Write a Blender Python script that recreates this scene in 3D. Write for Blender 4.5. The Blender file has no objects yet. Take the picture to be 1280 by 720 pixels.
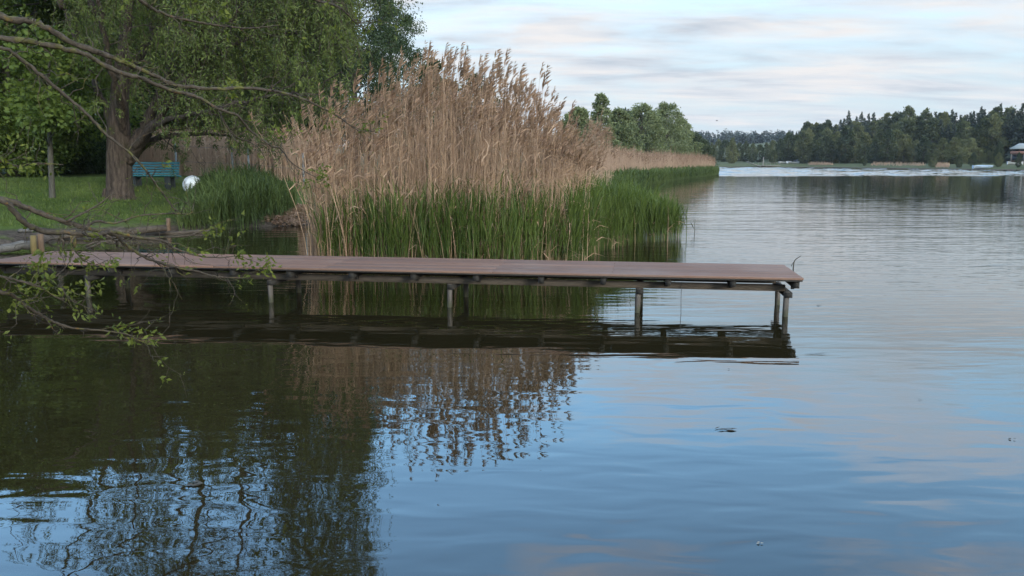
import bpy, math, random
import numpy as np
from mathutils import Vector

random.seed(7)
RNG = np.random.default_rng(11)
R = math.radians
sc = bpy.context.scene
COL = sc.collection
PI = math.pi

# ------------------------------------------------------------------ camera
EYE = np.array([0.0, 0.0, 2.0])
FPX = 1000.0
PITCH = math.atan(158 / FPX)
cp, sp = math.cos(PITCH), math.sin(PITCH)


def ray(px, py):
    u, v = (px - 640) / FPX, (360 - py) / FPX
    return np.array([u, cp + v * sp, -sp + v * cp])


def at(px, py, Y):
    d = ray(px, py)
    return EYE + d * (Y / d[1])


def wat(px, py, z=0.0):
    d = ray(px, py)
    return EYE + d * ((z - EYE[2]) / d[2])


def xat(px, Y, py=215):
    return float(at(px, py, Y)[0])


cam = bpy.data.cameras.new('camera')
camo = bpy.data.objects.new('camera', cam)
COL.objects.link(camo)
camo.location = EYE
camo.rotation_euler = (R(90) - PITCH, 0, 0)
cam.sensor_width = 36
cam.lens = 36 * FPX / 1280
cam.clip_start = 0.05
cam.clip_end = 12000
sc.camera = camo

# ------------------------------------------------------------------ tagging
def tag(o, label=None, cat=None, group=None, kind=None):
    if label: o['label'] = label
    if cat: o['category'] = cat
    if group: o['group'] = group
    if kind: o['kind'] = kind
    return o


def empty(name, loc, rz=0.0):
    o = bpy.data.objects.new(name, None)
    o.empty_display_size = 0.1
    COL.objects.link(o)
    o.location = Vector([float(c) for c in loc])
    o.rotation_euler = (0, 0, rz)
    return o


def copy_tree(o, parent=None):
    c = o.copy()
    COL.objects.link(c)
    if parent is not None:
        c.parent = parent
    for ch in list(o.children):
        copy_tree(ch, c)
    return c


# ------------------------------------------------------------------ mesh builder
class MB:
    def __init__(s):
        s.v, s.q, s.t, s.r, s.n = [], [], [], [], 0

    def add(s, v, quads=None, tris=None, rnd=None):
        v = np.asarray(v, float).reshape(-1, 3)
        if quads is not None and len(quads):
            s.q.append(np.asarray(quads, int).reshape(-1, 4) + s.n)
        if tris is not None and len(tris):
            s.t.append(np.asarray(tris, int).reshape(-1, 3) + s.n)
        s.v.append(v)
        s.r.append(np.full(len(v), 0.5) if rnd is None else np.broadcast_to(np.asarray(rnd, float), (len(v),)))
        s.n += len(v)

    def box(s, c, size, ax=None, rnd=None):
        """axis frame ax: 3x3 rows = local x,y,z"""
        h = np.asarray(size, float) / 2
        g = np.array([[-1, -1, -1], [1, -1, -1], [1, 1, -1], [-1, 1, -1], [-1, -1, 1], [1, -1, 1], [1, 1, 1], [-1, 1, 1]], float) * h
        if ax is not None:
            g = g @ np.asarray(ax, float)
        s.add(g + np.asarray(c, float), [[0, 3, 2, 1], [4, 5, 6, 7], [0, 1, 5, 4], [1, 2, 6, 5], [2, 3, 7, 6], [3, 0, 4, 7]], rnd=rnd)

    def tube(s, pts, rad, n=7, cap=True, rough=0.0, rnd=None):
        P = np.asarray(pts, float)
        rad = np.broadcast_to(np.asarray(rad, float), (len(P),))
        T = np.gradient(P, axis=0)
        T /= np.linalg.norm(T, axis=1)[:, None] + 1e-9
        ref = np.array([0.31, 0.17, 0.93]) if abs(T[0, 2]) < 0.9 else np.array([1.0, 0.1, 0.0])
        A = np.cross(T, ref); A /= np.linalg.norm(A, axis=1)[:, None] + 1e-9
        B = np.cross(T, A)
        th = np.linspace(0, 2 * PI, n, endpoint=False)
        rr = rad[:, None] * (1 + (RNG.normal(0, rough, (len(P), n)) if rough else 0))
        V = P[:, None] + rr[..., None] * (np.cos(th)[None, :, None] * A[:, None] + np.sin(th)[None, :, None] * B[:, None])
        k = len(P)
        i, j = np.meshgrid(np.arange(k - 1), np.arange(n), indexing='ij')
        j2 = (j + 1) % n
        Q = np.stack([i * n + j, i * n + j2, (i + 1) * n + j2, (i + 1) * n + j], -1).reshape(-1, 4)
        V = V.reshape(-1, 3)
        tr = []
        if cap:
            V = np.vstack([V, P[0], P[-1]])
            a, b = k * n, k * n + 1
            for q in range(n):
                tr.append([a, (q + 1) % n, q])
                tr.append([b, (k - 1) * n + q, (k - 1) * n + (q + 1) % n])
        s.add(V, Q, tr, rnd=rnd)

    def build(s, name, mat, parent=None, smooth=False, origin=None, bevel=0.0):
        V = np.vstack(s.v)
        if parent is not None:
            o0 = np.array(WLOC(parent))
        else:
            o0 = np.zeros(3) if origin is None else np.asarray(origin, float)
        V = V - o0
        q = np.vstack(s.q) if s.q else np.zeros((0, 4), int)
        t = np.vstack(s.t) if s.t else np.zeros((0, 3), int)
        me = bpy.data.meshes.new(name)
        me.vertices.add(len(V))
        me.vertices.foreach_set('co', V.astype(np.float32).ravel())
        nl = q.size + t.size
        me.loops.add(nl)
        me.loops.foreach_set('vertex_index', np.concatenate([q.ravel(), t.ravel()]).astype(np.int32))
        me.polygons.add(len(q) + len(t))
        starts = np.concatenate([np.arange(len(q)) * 4, q.size + np.arange(len(t)) * 3])
        tot = np.concatenate([np.full(len(q), 4), np.full(len(t), 3)])
        me.polygons.foreach_set('loop_start', starts.astype(np.int32))
        me.polygons.foreach_set('loop_total', tot.astype(np.int32))
        if smooth:
            me.polygons.foreach_set('use_smooth', np.ones(len(tot), bool))
        me.update(calc_edges=True)
        at_ = me.attributes.new('rnd', 'FLOAT', 'POINT')
        at_.data.foreach_set('value', np.concatenate(s.r).astype(np.float32))
        me.materials.append(mat)
        ob = bpy.data.objects.new(name, me)
        COL.objects.link(ob)
        if parent is not None:
            ob.parent = parent
        else:
            ob.location = Vector(o0.tolist())
        if bevel:
            m = ob.modifiers.new('bevel', 'BEVEL'); m.width = bevel; m.segments = 2
        return ob


def WLOC(o):
    l = np.zeros(3)
    while o is not None:
        l = l + np.array(o.location)
        o = o.parent
    return l


def norm(a):
    return a / (np.linalg.norm(a, axis=-1, keepdims=True) + 1e-9)


def leaf_quads(mb, C, D, L, W, rnd=None, fold=0.25, flat=False):
    """rhombic leaves: base C, direction D, length L, half width W"""
    n = len(C)
    D = norm(D)
    S = norm(np.cross(D, norm(RNG.normal(size=(n, 3)))))
    if flat: S = norm(np.cross(D, np.array([0, 0, 1.0])))
    U = np.cross(S, D)
    L = np.broadcast_to(np.asarray(L, float), (n,))[:, None]
    W = np.broadcast_to(np.asarray(W, float), (n,))[:, None]
    mid = C + D * L * 0.45
    V = np.stack([C, mid + S * W + U * W * fold, C + D * L, mid - S * W + U * W * fold], 1)
    b = np.arange(n)[:, None] * 4
    r = None if rnd is None else np.repeat(rnd, 4)
    mb.add(V.reshape(-1, 3), b + np.array([[0, 1, 2, 3]]), rnd=r)


def ribbons(mb, P, W, S, rnd=None):
    N, K, _ = P.shape
    W = np.broadcast_to(W, (N, K))[..., None]
    if S.ndim == 2: S = S[:, None]
    V = np.stack([P - S * W, P + S * W], 2).reshape(-1, 3)
    n, k = np.meshgrid(np.arange(N), np.arange(K - 1), indexing='ij')
    b = (n * K + k) * 2
    mb.add(V, np.stack([b, b + 1, b + 3, b + 2], -1).reshape(-1, 4), rnd=None if rnd is None else np.repeat(rnd, K * 2))


def tubes3(mb, P, Rr, rnd=None, n=3):
    N, K, _ = P.shape
    th = np.linspace(0, 2 * PI, n, endpoint=False)
    ring = np.stack([np.cos(th), np.sin(th), 0 * th], -1)
    V = P[:, :, None] + np.broadcast_to(Rr, (N, K))[:, :, None, None] * ring
    a, k, j = np.meshgrid(np.arange(N), np.arange(K - 1), np.arange(n), indexing='ij')
    j2 = (j + 1) % n
    b = (a * K + k) * n
    mb.add(V.reshape(-1, 3), np.stack([b + j, b + j2, b + n + j2, b + n + j], -1).reshape(-1, 4),
           rnd=None if rnd is None else np.repeat(rnd, K * n))


def smooth_path(pts, n=6):
    """centripetal Catmull-Rom through the points"""
    P = np.asarray(pts, float)
    if len(P) < 3:
        return np.array([P[0] + (P[-1] - P[0]) * t for t in np.linspace(0, 1, n + 1)])
    P = np.vstack([2 * P[0] - P[1], P, 2 * P[-1] - P[-2]])
    k = np.concatenate([[0], np.cumsum(np.sqrt(np.linalg.norm(np.diff(P, axis=0), axis=1)) + 1e-6)])
    out = []
    for i in range(1, len(P) - 2):
        t0, t1, t2, t3 = k[i - 1:i + 3]
        p0, p1, p2, p3 = P[i - 1:i + 3]
        for t in np.linspace(t1, t2, n, endpoint=False):
            a1 = (t1 - t) / (t1 - t0) * p0 + (t - t0) / (t1 - t0) * p1
            a2 = (t2 - t) / (t2 - t1) * p1 + (t - t1) / (t2 - t1) * p2
            a3 = (t3 - t) / (t3 - t2) * p2 + (t - t2) / (t3 - t2) * p3
            b1 = (t2 - t) / (t2 - t0) * a1 + (t - t0) / (t2 - t0) * a2
            b2 = (t3 - t) / (t3 - t1) * a2 + (t - t1) / (t3 - t1) * a3
            out.append((t2 - t) / (t2 - t1) * b1 + (t - t1) / (t2 - t1) * b2)
    out.append(P[-2])
    return np.array(out)


# ------------------------------------------------------------------ materials
def new_mat(name):
    m = bpy.data.materials.new(name)
    m.use_nodes = True
    nt = m.node_tree
    b = nt.nodes['Principled BSDF']
    return m, nt, b


def N(nt, t, **kw):
    n = nt.nodes.new(t)
    for k, v in kw.items():
        setattr(n, k, v)
    return n


def ramp(nt, fac, stops):
    r = N(nt, 'ShaderNodeValToRGB')
    e = r.color_ramp.elements
    while len(e) < len(stops):
        e.new(0.5)
    for el, (p, c) in zip(e, stops):
        el.position = p
        el.color = (*c, 1) if len(c) == 3 else c
    if fac is not None: nt.links.new(fac, r.inputs[0])
    return r.outputs[0]


def noise(nt, scale, detail=4, rough=0.55, vec=None, dist=0.0):
    n = N(nt, 'ShaderNodeTexNoise')
    n.inputs['Scale'].default_value = scale
    n.inputs['Detail'].default_value = detail
    n.inputs['Roughness'].default_value = rough
    n.inputs['Distortion'].default_value = dist
    if vec is not None: nt.links.new(vec, n.inputs['Vector'])
    return n.outputs['Fac']


def mapping(nt, scale=(1, 1, 1), rot=(0, 0, 0), src='Object'):
    tc = N(nt, 'ShaderNodeTexCoord')
    m = N(nt, 'ShaderNodeMapping')
    m.inputs['Scale'].default_value = scale
    m.inputs['Rotation'].default_value = rot
    nt.links.new(tc.outputs[src], m.inputs['Vector'])
    return m.outputs[0]


def mth(nt, op, a, b=None, c=None, clamp=False):
    n = N(nt, 'ShaderNodeMath', operation=op, use_clamp=clamp)
    for i, x in enumerate((a, b, c)):
        if x is None: continue
        if isinstance(x, (int, float)): n.inputs[i].default_value = x
        else: nt.links.new(x, n.inputs[i])
    return n.outputs[0]


def mix(nt, fac, a, b, mode='MIX'):
    n = N(nt, 'ShaderNodeMix', data_type='RGBA', blend_type=mode)
    if isinstance(fac, (int, float)): n.inputs[0].default_value = fac
    else: nt.links.new(fac, n.inputs[0])
    for s, x in ((6, a), (7, b)):
        if isinstance(x, tuple): n.inputs[s].default_value = (*x, 1)
        else: nt.links.new(x, n.inputs[s])
    return n.outputs[2]


def bump(nt, b, height, strength=0.5, dist=0.01):
    n = N(nt, 'ShaderNodeBump')
    n.inputs['Strength'].default_value = strength
    n.inputs['Distance'].default_value = dist
    nt.links.new(height, n.inputs['Height'])
    nt.links.new(n.outputs[0], b.inputs['Normal'])


def attr(nt, name='rnd'):
    a = N(nt, 'ShaderNodeAttribute'); a.attribute_name = name
    return a.outputs['Fac']


def foliage_mat(name, c0, c1, trans=0.35, clump=0.5, objrand=0.0, rough=0.6):
    m, nt, b = new_mat(name)
    v = mapping(nt)
    nz = noise(nt, clump, 3, 0.6, v)
    f = mth(nt, 'ADD', mth(nt, 'MULTIPLY', attr(nt), 0.6), mth(nt, 'MULTIPLY_ADD', nz, 1.6, -0.6), clamp=True)
    if objrand:
        oi = N(nt, 'ShaderNodeObjectInfo')
        f = mth(nt, 'ADD', f, mth(nt, 'MULTIPLY_ADD', oi.outputs['Random'], objrand, -objrand / 2), clamp=True)
    col = mix(nt, f, c0, c1)
    nt.links.new(col, b.inputs['Base Color'])
    b.inputs['Roughness'].default_value = rough
    b.inputs['Specular IOR Level'].default_value = 0.25
    if trans:
        tr = N(nt, 'ShaderNodeBsdfTranslucent')
        nt.links.new(mix(nt, 1.0, col, (1.0, 1.0, 0.55), 'MULTIPLY'), tr.inputs['Color'])
        ms = N(nt, 'ShaderNodeMixShader'); ms.inputs[0].default_value = trans
        nt.links.new(b.outputs[0], ms.inputs[1]); nt.links.new(tr.outputs[0], ms.inputs[2])
        nt.links.new(ms.outputs[0], nt.nodes['Material Output'].inputs[0])
    return m


def bark_mat(name, c0, c1, lichen=None, scale=(14, 14, 3), bs=0.9, bd=0.02):
    m, nt, b = new_mat(name)
    v = mapping(nt, scale)
    nz = noise(nt, 1.0, 6, 0.65, v)
    col = ramp(nt, nz, [(0.3, c0), (0.7, c1)])
    if lichen:
        v2 = mapping(nt)
        l1 = noise(nt, lichen[1], 4, 0.6, v2)
        f = ramp(nt, l1, [(0.54, (0, 0, 0)), (0.64, (1, 1, 1))])
        col = mix(nt, mth(nt, 'MULTIPLY', f, lichen[2]), col, lichen[0])
        l2 = noise(nt, lichen[1] * 1.7, 3, 0.6, mapping(nt, (1, 1, 1), (1, 2, 0)))
        f2 = ramp(nt, l2, [(0.62, (0, 0, 0)), (0.7, (1, 1, 1))])
        col = mix(nt, mth(nt, 'MULTIPLY', f2, lichen[2]), col, lichen[3])
    nt.links.new(col, b.inputs['Base Color'])
    b.inputs['Roughness'].default_value = 0.9
    b.inputs['Specular IOR Level'].default_value = 0.2
    bump(nt, b, nz, bs, bd)
    return m


def plain_mat(name, c0, c1=None, rough=0.6, scale=8.0, vs=(1, 1, 1), bs=0.2, bd=0.004, metal=0.0):
    m, nt, b = new_mat(name)
    nz = noise(nt, scale, 5, 0.6, mapping(nt, vs))
    c1 = c1 or tuple(0.7 * x for x in c0)
    nt.links.new(ramp(nt, nz, [(0.3, c1), (0.7, c0)]), b.inputs['Base Color'])
    b.inputs['Roughness'].default_value = rough
    b.inputs['Metallic'].default_value = metal
    if bs: bump(nt, b, nz, bs, bd)
    return m


M = {}
M['willow_leaf'] = foliage_mat('willow_leaf', (0.042, 0.062, 0.018), (0.15, 0.185, 0.048), 0.35, 0.9)
M['maple_leaf'] = foliage_mat('maple_leaf', (0.04, 0.068, 0.014), (0.14, 0.19, 0.040), 0.4, 0.8)
M['hedge_leaf'] = foliage_mat('hedge_leaf', (0.022, 0.040, 0.016), (0.06, 0.09, 0.03), 0.3, 0.7)
M['dark_leaf'] = foliage_mat('dark_leaf', (0.025, 0.045, 0.020), (0.07, 0.10, 0.04), 0.35, 0.6, 0.3)
M['alder_leaf'] = foliage_mat('alder_leaf', (0.105, 0.13, 0.065), (0.24, 0.27, 0.14), 0.4, 0.35, 0.35)
M['far_leaf'] = foliage_mat('far_leaf', (0.042, 0.060, 0.030), (0.165, 0.17, 0.075), 0.3, 0.12, 0.95)
M['conifer_needle'] = foliage_mat('conifer_needle', (0.020, 0.031, 0.024), (0.055, 0.072, 0.045), 0.1, 0.15, 0.5)
M['ridge_needle'] = foliage_mat('ridge_needle', (0.020, 0.030, 0.028), (0.045, 0.060, 0.05), 0.1, 0.02)
M['fresh_leaf'] = foliage_mat('fresh_leaf', (0.06, 0.085, 0.015), (0.17, 0.19, 0.04), 0.45, 3.0)
M['dry_reed'] = foliage_mat('dry_reed', (0.31, 0.19, 0.12), (0.53, 0.365, 0.25), 0.2, 1.2, 0, 0.7)
M['dry_plume'] = foliage_mat('dry_plume', (0.19, 0.115, 0.08), (0.38, 0.255, 0.185), 0.3, 2.0, 0, 0.8)
M['green_reed'] = foliage_mat('green_reed', (0.052, 0.085, 0.020), (0.155, 0.205, 0.055), 0.4, 0.8, 0, 0.45)
M['sedge'] = foliage_mat('sedge', (0.05, 0.08, 0.026), (0.15, 0.20, 0.07), 0.35, 0.8, 0, 0.5)
M['far_reed'] = foliage_mat('far_reed', (0.36, 0.235, 0.165), (0.52, 0.37, 0.27), 0.2, 0.15, 0, 0.8)
M['far_green'] = foliage_mat('far_green', (0.05, 0.08, 0.025), (0.12, 0.16, 0.05), 0.3, 0.15, 0, 0.6)
M['willow_bark'] = bark_mat('willow_bark', (0.016, 0.012, 0.010), (0.115, 0.088, 0.072), ((0.05, 0.055, 0.02), 1.3, 0.5, (0.045, 0.05, 0.025)), (13, 13, 1.8), 1.0, 0.10)
M['branch_bark'] = bark_mat('branch_bark', (0.024, 0.019, 0.015), (0.085, 0.068, 0.052), ((0.10, 0.10, 0.025), 9.0, 0.7, (0.14, 0.075, 0.02)), (30, 30, 30), 0.8, 0.006)
M['trunk_bark'] = bark_mat('trunk_bark', (0.05, 0.042, 0.035), (0.14, 0.12, 0.10), None, (6, 6, 2), 0.8, 0.03)
M['sapling_bark'] = bark_mat('sapling_bark', (0.045, 0.042, 0.035), (0.10, 0.095, 0.08), None, (20, 20, 6), 0.5, 0.005)
M['post_wood'] = plain_mat('post_wood', (0.30, 0.28, 0.25), (0.17, 0.15, 0.13), 0.8, 6, (8, 8, 0.8), 0.4, 0.004)
M['beam_wood'] = plain_mat('beam_wood', (0.13, 0.105, 0.085), (0.06, 0.05, 0.042), 0.8, 5, (1, 1, 8), 0.4, 0.004)
M['bracket'] = plain_mat('bracket', (0.03, 0.027, 0.025), (0.018, 0.017, 0.016), 0.9, 20)
M['bench_paint'] = plain_mat('bench_paint', (0.055, 0.26, 0.30), (0.035, 0.19, 0.225), 0.45, 9, (1, 4, 4), 0.1, 0.002)
M['bench_leg'] = plain_mat('bench_leg', (0.025, 0.035, 0.04), (0.015, 0.02, 0.022), 0.6, 20)
M['log_bark'] = bark_mat('log_bark', (0.035, 0.028, 0.022), (0.11, 0.088, 0.068), None, (4, 12, 12), 0.8, 0.02)
M['pale_log'] = bark_mat('pale_log', (0.06, 0.055, 0.05), (0.15, 0.14, 0.13), None, (3, 14, 14), 0.5, 0.01)
M['stake_wood'] = plain_mat('stake_wood', (0.17, 0.125, 0.04), (0.10, 0.07, 0.028), 0.8, 8, (6, 6, 1), 0.4, 0.006)
M['stake_dark'] = plain_mat('stake_dark', (0.16, 0.10, 0.06), (0.07, 0.045, 0.03), 0.85, 8, (6, 6, 1), 0.4, 0.006)
M['fence_post'] = plain_mat('fence_post', (0.22, 0.23, 0.23), (0.13, 0.14, 0.14), 0.7, 10)
M['wire'] = plain_mat('wire', (0.16, 0.16, 0.16), (0.10, 0.10, 0.10), 0.5, 10, bs=0)
M['rope'] = plain_mat('rope', (0.10, 0.10, 0.11), (0.06, 0.06, 0.06), 0.8, 40)
M['white_paint'] = plain_mat('white_paint', (0.50, 0.51, 0.52), (0.38, 0.39, 0.40), 0.5, 3)
M['glass_dark'] = plain_mat('glass_dark', (0.03, 0.04, 0.055), (0.02, 0.028, 0.04), 0.15, 2, bs=0)
M['house_wall'] = plain_mat('house_wall', (0.13, 0.085, 0.06), (0.09, 0.06, 0.045), 0.8, 2)
M['house_rail'] = plain_mat('house_rail', (0.34, 0.17, 0.12), (0.25, 0.12, 0.09), 0.7, 3)
M['house_roof'] = plain_mat('house_roof', (0.30, 0.31, 0.28), (0.22, 0.23, 0.21), 0.6, 1)
M['tarp'] = plain_mat('tarp', (0.38, 0.46, 0.55), (0.27, 0.34, 0.42), 0.5, 2)
M['car_grey'] = plain_mat('car_grey', (0.16, 0.18, 0.2), (0.12, 0.13, 0.15), 0.35, 2, bs=0)
M['debris'] = plain_mat('debris', (0.07, 0.06, 0.045), (0.03, 0.027, 0.02), 0.8, 30)
M['pale_debris'] = plain_mat('pale_debris', (0.42, 0.38, 0.30), (0.3, 0.26, 0.2), 0.8, 30)
M['bird'] = plain_mat('bird', (0.05, 0.05, 0.05), (0.03, 0.03, 0.03), 0.8, 20)

# globe: mottled white
m, nt, b = new_mat('globe_skin')
v = mapping(nt)
g1 = noise(nt, 5.0, 5, 0.6, v)
nt.links.new(ramp(nt, g1, [(0.36, (0.26, 0.28, 0.30)), (0.52, (0.72, 0.76, 0.80))]), b.inputs['Base Color'])
b.inputs['Roughness'].default_value = 0.4
M['globe'] = m

# decking: wood composite boards with fine grooves (local x along the boards)
m, nt, b = new_mat('deck_board')
v = mapping(nt, (0.35, 22, 1))
d1 = noise(nt, 1.0, 5, 0.6, v)
d2 = noise(nt, 0.9, 3, 0.6, mapping(nt))
d3 = noise(nt, 14.0, 4, 0.7, mapping(nt))
c = ramp(nt, d1, [(0.25, (0.14, 0.078, 0.056)), (0.75, (0.245, 0.146, 0.108))])
c = mix(nt, mth(nt, 'MULTIPLY', attr(nt), 0.65), c, (0.12, 0.078, 0.062))
c = mix(nt, mth(nt, 'MULTIPLY', ramp(nt, d2, [(0.45, (0, 0, 0)), (0.7, (1, 1, 1))]), 0.35), c, (0.24, 0.19, 0.165))
c = mix(nt, ramp(nt, d3, [(0.66, (0, 0, 0)), (0.72, (0.5, 0.5, 0.5))]), c, (0.10, 0.085, 0.06))
nt.links.new(c, b.inputs['Base Color'])
b.inputs['Roughness'].default_value = 0.75
b.inputs['Specular IOR Level'].default_value = 0.15
wv = N(nt, 'ShaderNodeTexWave', wave_type='BANDS', bands_direction='Y')
wv.inputs['Scale'].default_value = 28
nt.links.new(mapping(nt), wv.inputs['Vector'])
bump(nt, b, wv.outputs['Fac'], 0.4, 0.002)
M['deck'] = m

# wet foot of the posts: darker and mossy just above and below the water (real staining)
m, nt, b = new_mat('post_stained')
nz = noise(nt, 5.0, 5, 0.6, mapping(nt, (8, 8, 0.8)))
base = ramp(nt, nz, [(0.3, (0.05, 0.043, 0.038)), (0.7, (0.125, 0.108, 0.098))])
tc = N(nt, 'ShaderNodeNewGeometry'); sx = N(nt, 'ShaderNodeSeparateXYZ')
nt.links.new(tc.outputs['Position'], sx.inputs[0])
zz = mth(nt, 'ADD', sx.outputs['Z'], mth(nt, 'MULTIPLY', nz, 0.1))
f = ramp(nt, zz, [(0.10, (1, 1, 1)), (0.17, (0, 0, 0))])
nt.links.new(mix(nt, f, base, (0.05, 0.05, 0.03)), b.inputs['Base Color'])
b.inputs['Roughness'].default_value = 0.75
bump(nt, b, nz, 0.4, 0.004)
M['post'] = m

# ------------------------------------------------------------------ terrain
def pxy(px, Y):
    return (xat(px, Y), Y)


LAKE = [(0, 0.8), (-3, 1.2), (-5, 2.8), (-5.7, 5.2), (-6.6, 8.2), (-9.0, 10.4), (-10.4, 13.0), (-12.2, 16.5)]
LAKE += [tuple(wat(*p)[:2]) for p in ((-15, 310), (20, 305), (60, 300), (110, 295), (170, 292), (240, 288), (310, 285), (378, 280))]
LAKE += [pxy(430, 27), pxy(500, 31), pxy(600, 42), pxy(690, 62), pxy(740, 76), pxy(800, 102), pxy(862, 132), pxy(884, 146),
         pxy(872, 165), pxy(845, 200), pxy(840, 270), pxy(905, 290), pxy(1000, 280), pxy(1100, 240), pxy(1200, 203), pxy(1280, 185),
         pxy(1400, 165), (190, 120), (220, 0), (60, -25), (12, -3), (4, 0.2)]
LK = np.array(LAKE, float)


def shore_dist(X, Y):
    """signed distance, positive on land"""
    P = np.stack([X, Y], -1)
    A, B = LK, np.roll(LK, -1, 0)
    best = np.full(X.shape, 1e9)
    inside = np.zeros(X.shape, bool)
    for a, b_ in zip(A, B):
        ab = b_ - a
        t = np.clip(((P - a) @ ab) / (ab @ ab), 0, 1)
        best = np.minimum(best, np.hypot(*(np.moveaxis(P - a - t[..., None] * ab, -1, 0))))
        cond = (a[1] > P[..., 1]) != (b_[1] > P[..., 1])
        with np.errstate(divide='ignore', invalid='ignore'):
            xi = (b_[0] - a[0]) * (P[..., 1] - a[1]) / (b_[1] - a[1] + 1e-12) + a[0]
        inside ^= cond & (P[..., 0] < xi)
    return np.where(inside, -best, best)


def sstep(a, b_, x):
    t = np.clip((x - a) / (b_ - a), 0, 1)
    return t * t * (3 - 2 * t)


def wob(X, Y, s):
    return (np.sin(X * 1.7 * s + 1.3 * np.sin(Y * 0.9 * s)) + np.sin(Y * 2.1 * s + 0.7 + 1.1 * np.sin(X * 1.2 * s))) * 0.5


def ground_z(X, Y):
    X = np.asarray(X, float); Y = np.asarray(Y, float)
    d = shore_dist(X, Y) + 0.18 * wob(X, Y, 1.3) + 0.1 * wob(X, Y, 3.1)
    z = np.interp(d, [-30, -6, -1.0, 0, 0.25, 0.8, 2.8, 6.5, 11, 40, 150], [-4, -1.6, -0.4, -0.03, 0.14, 0.22, 0.42, 1.05, 1.25, 1.7, 3.5])
    z = z + np.where(d > 0.3, 0.035 * wob(X, Y, 0.9) + 0.015 * wob(X, Y, 4.0), 0)
    rr = np.hypot(X, Y)
    hill = 6.0 * sstep(40, 140, d) * sstep(0.1, 0.45, X / (np.abs(Y) + 1)) * sstep(180, 260, rr)
    far = 14.0 * sstep(520, 900, rr) * sstep(0.2, 0.5, Y / (rr + 1))
    return np.where(d > 0, z + hill + far, z)


def gz(x, y):
    return float(ground_z(np.array([x]), np.array([y]))[0])


nr, nth = 300, 720
rad = np.geomspace(1.0, 1250, nr)
th = np.linspace(0, 2 * PI, nth, endpoint=False)
Rg, Tg = np.meshgrid(rad, th, indexing='ij')
GX, GY = Rg * np.sin(Tg), Rg * np.cos(Tg)
GZ = ground_z(GX, GY)
mb = MB()
i, j = np.meshgrid(np.arange(nr - 1), np.arange(nth), indexing='ij')
j2 = (j + 1) % nth
Q = np.stack([i * nth + j, (i + 1) * nth + j, (i + 1) * nth + j2, i * nth + j2], -1).reshape(-1, 4)[:, ::-1]
V = np.stack([GX, GY, GZ], -1).reshape(-1, 3)
V = np.vstack([V, [[0, 0, gz(0, 0)]]])
T = [[q, (q + 1) % nth, nr * nth] for q in range(nth)]
mb.add(V, Q, [t[::-1] for t in T])
m, nt, b = new_mat('lawn_ground')
geo = N(nt, 'ShaderNodeNewGeometry'); sx = N(nt, 'ShaderNodeSeparateXYZ')
nt.links.new(geo.outputs['Position'], sx.inputs[0])
n1 = noise(nt, 0.8, 4, 0.6, geo.outputs['Position'])
n2 = noise(nt, 7.0, 4, 0.7, geo.outputs['Position'])
n3 = noise(nt, 0.22, 3, 0.6, geo.outputs['Position'])
g = mix(nt, ramp(nt, n1, [(0.35, (0, 0, 0)), (0.68, (1, 1, 1))]), (0.040, 0.070, 0.012), (0.090, 0.125, 0.024))
g = mix(nt, mth(nt, 'MULTIPLY', ramp(nt, n2, [(0.45, (0, 0, 0)), (0.75, (1, 1, 1))]), 0.4), g, (0.12, 0.14, 0.04))
g = mix(nt, mth(nt, 'MULTIPLY', ramp(nt, n3, [(0.50, (0, 0, 0)), (0.66, (1, 1, 1))]), 0.55), g, (0.055, 0.062, 0.022))
mud = mix(nt, ramp(nt, n2, [(0.4, (0, 0, 0)), (0.65, (1, 1, 1))]), (0.040, 0.031, 0.024), (0.115, 0.09, 0.07))
zz = mth(nt, 'ADD', sx.outputs['Z'], mth(nt, 'MULTIPLY_ADD', n1, 0.5, -0.25))
f = ramp(nt, zz, [(0.16, (0, 0, 0)), (0.27, (1, 1, 1))])
g = mix(nt, ramp(nt, mth(nt, 'DIVIDE', sx.outputs['Y'], 200.0, clamp=True), [(0.35, (0, 0, 0)), (0.7, (1, 1, 1))]), g, mix(nt, n1, (0.055, 0.07, 0.028), (0.10, 0.105, 0.05)))
nt.links.new(mix(nt, f, mud, g), b.inputs['Base Color'])
b.inputs['Roughness'].default_value = 0.9
b.inputs['Specular IOR Level'].default_value = 0.15
bump(nt, b, n2, 0.7, 0.08)
ground = mb.build('ground', m, smooth=True)
tag(ground, kind='structure')

# ------------------------------------------------------------------ water
wm = MB()
wr = np.concatenate([np.linspace(0.4, 60, 40), np.linspace(64, 106, 14), np.arange(108, 300, 0.42), np.geomspace(302, 900, 14)])
wt = np.concatenate([np.linspace(-R(46), R(46), 400), np.linspace(R(46), 2 * PI - R(46), 62)[1:-1]])
nw_ = len(wt)
Wr, Wt = np.meshgrid(wr, wt, indexing='ij')
WX, WYY = Wr * np.sin(Wt), Wr * np.cos(Wt)
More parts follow.
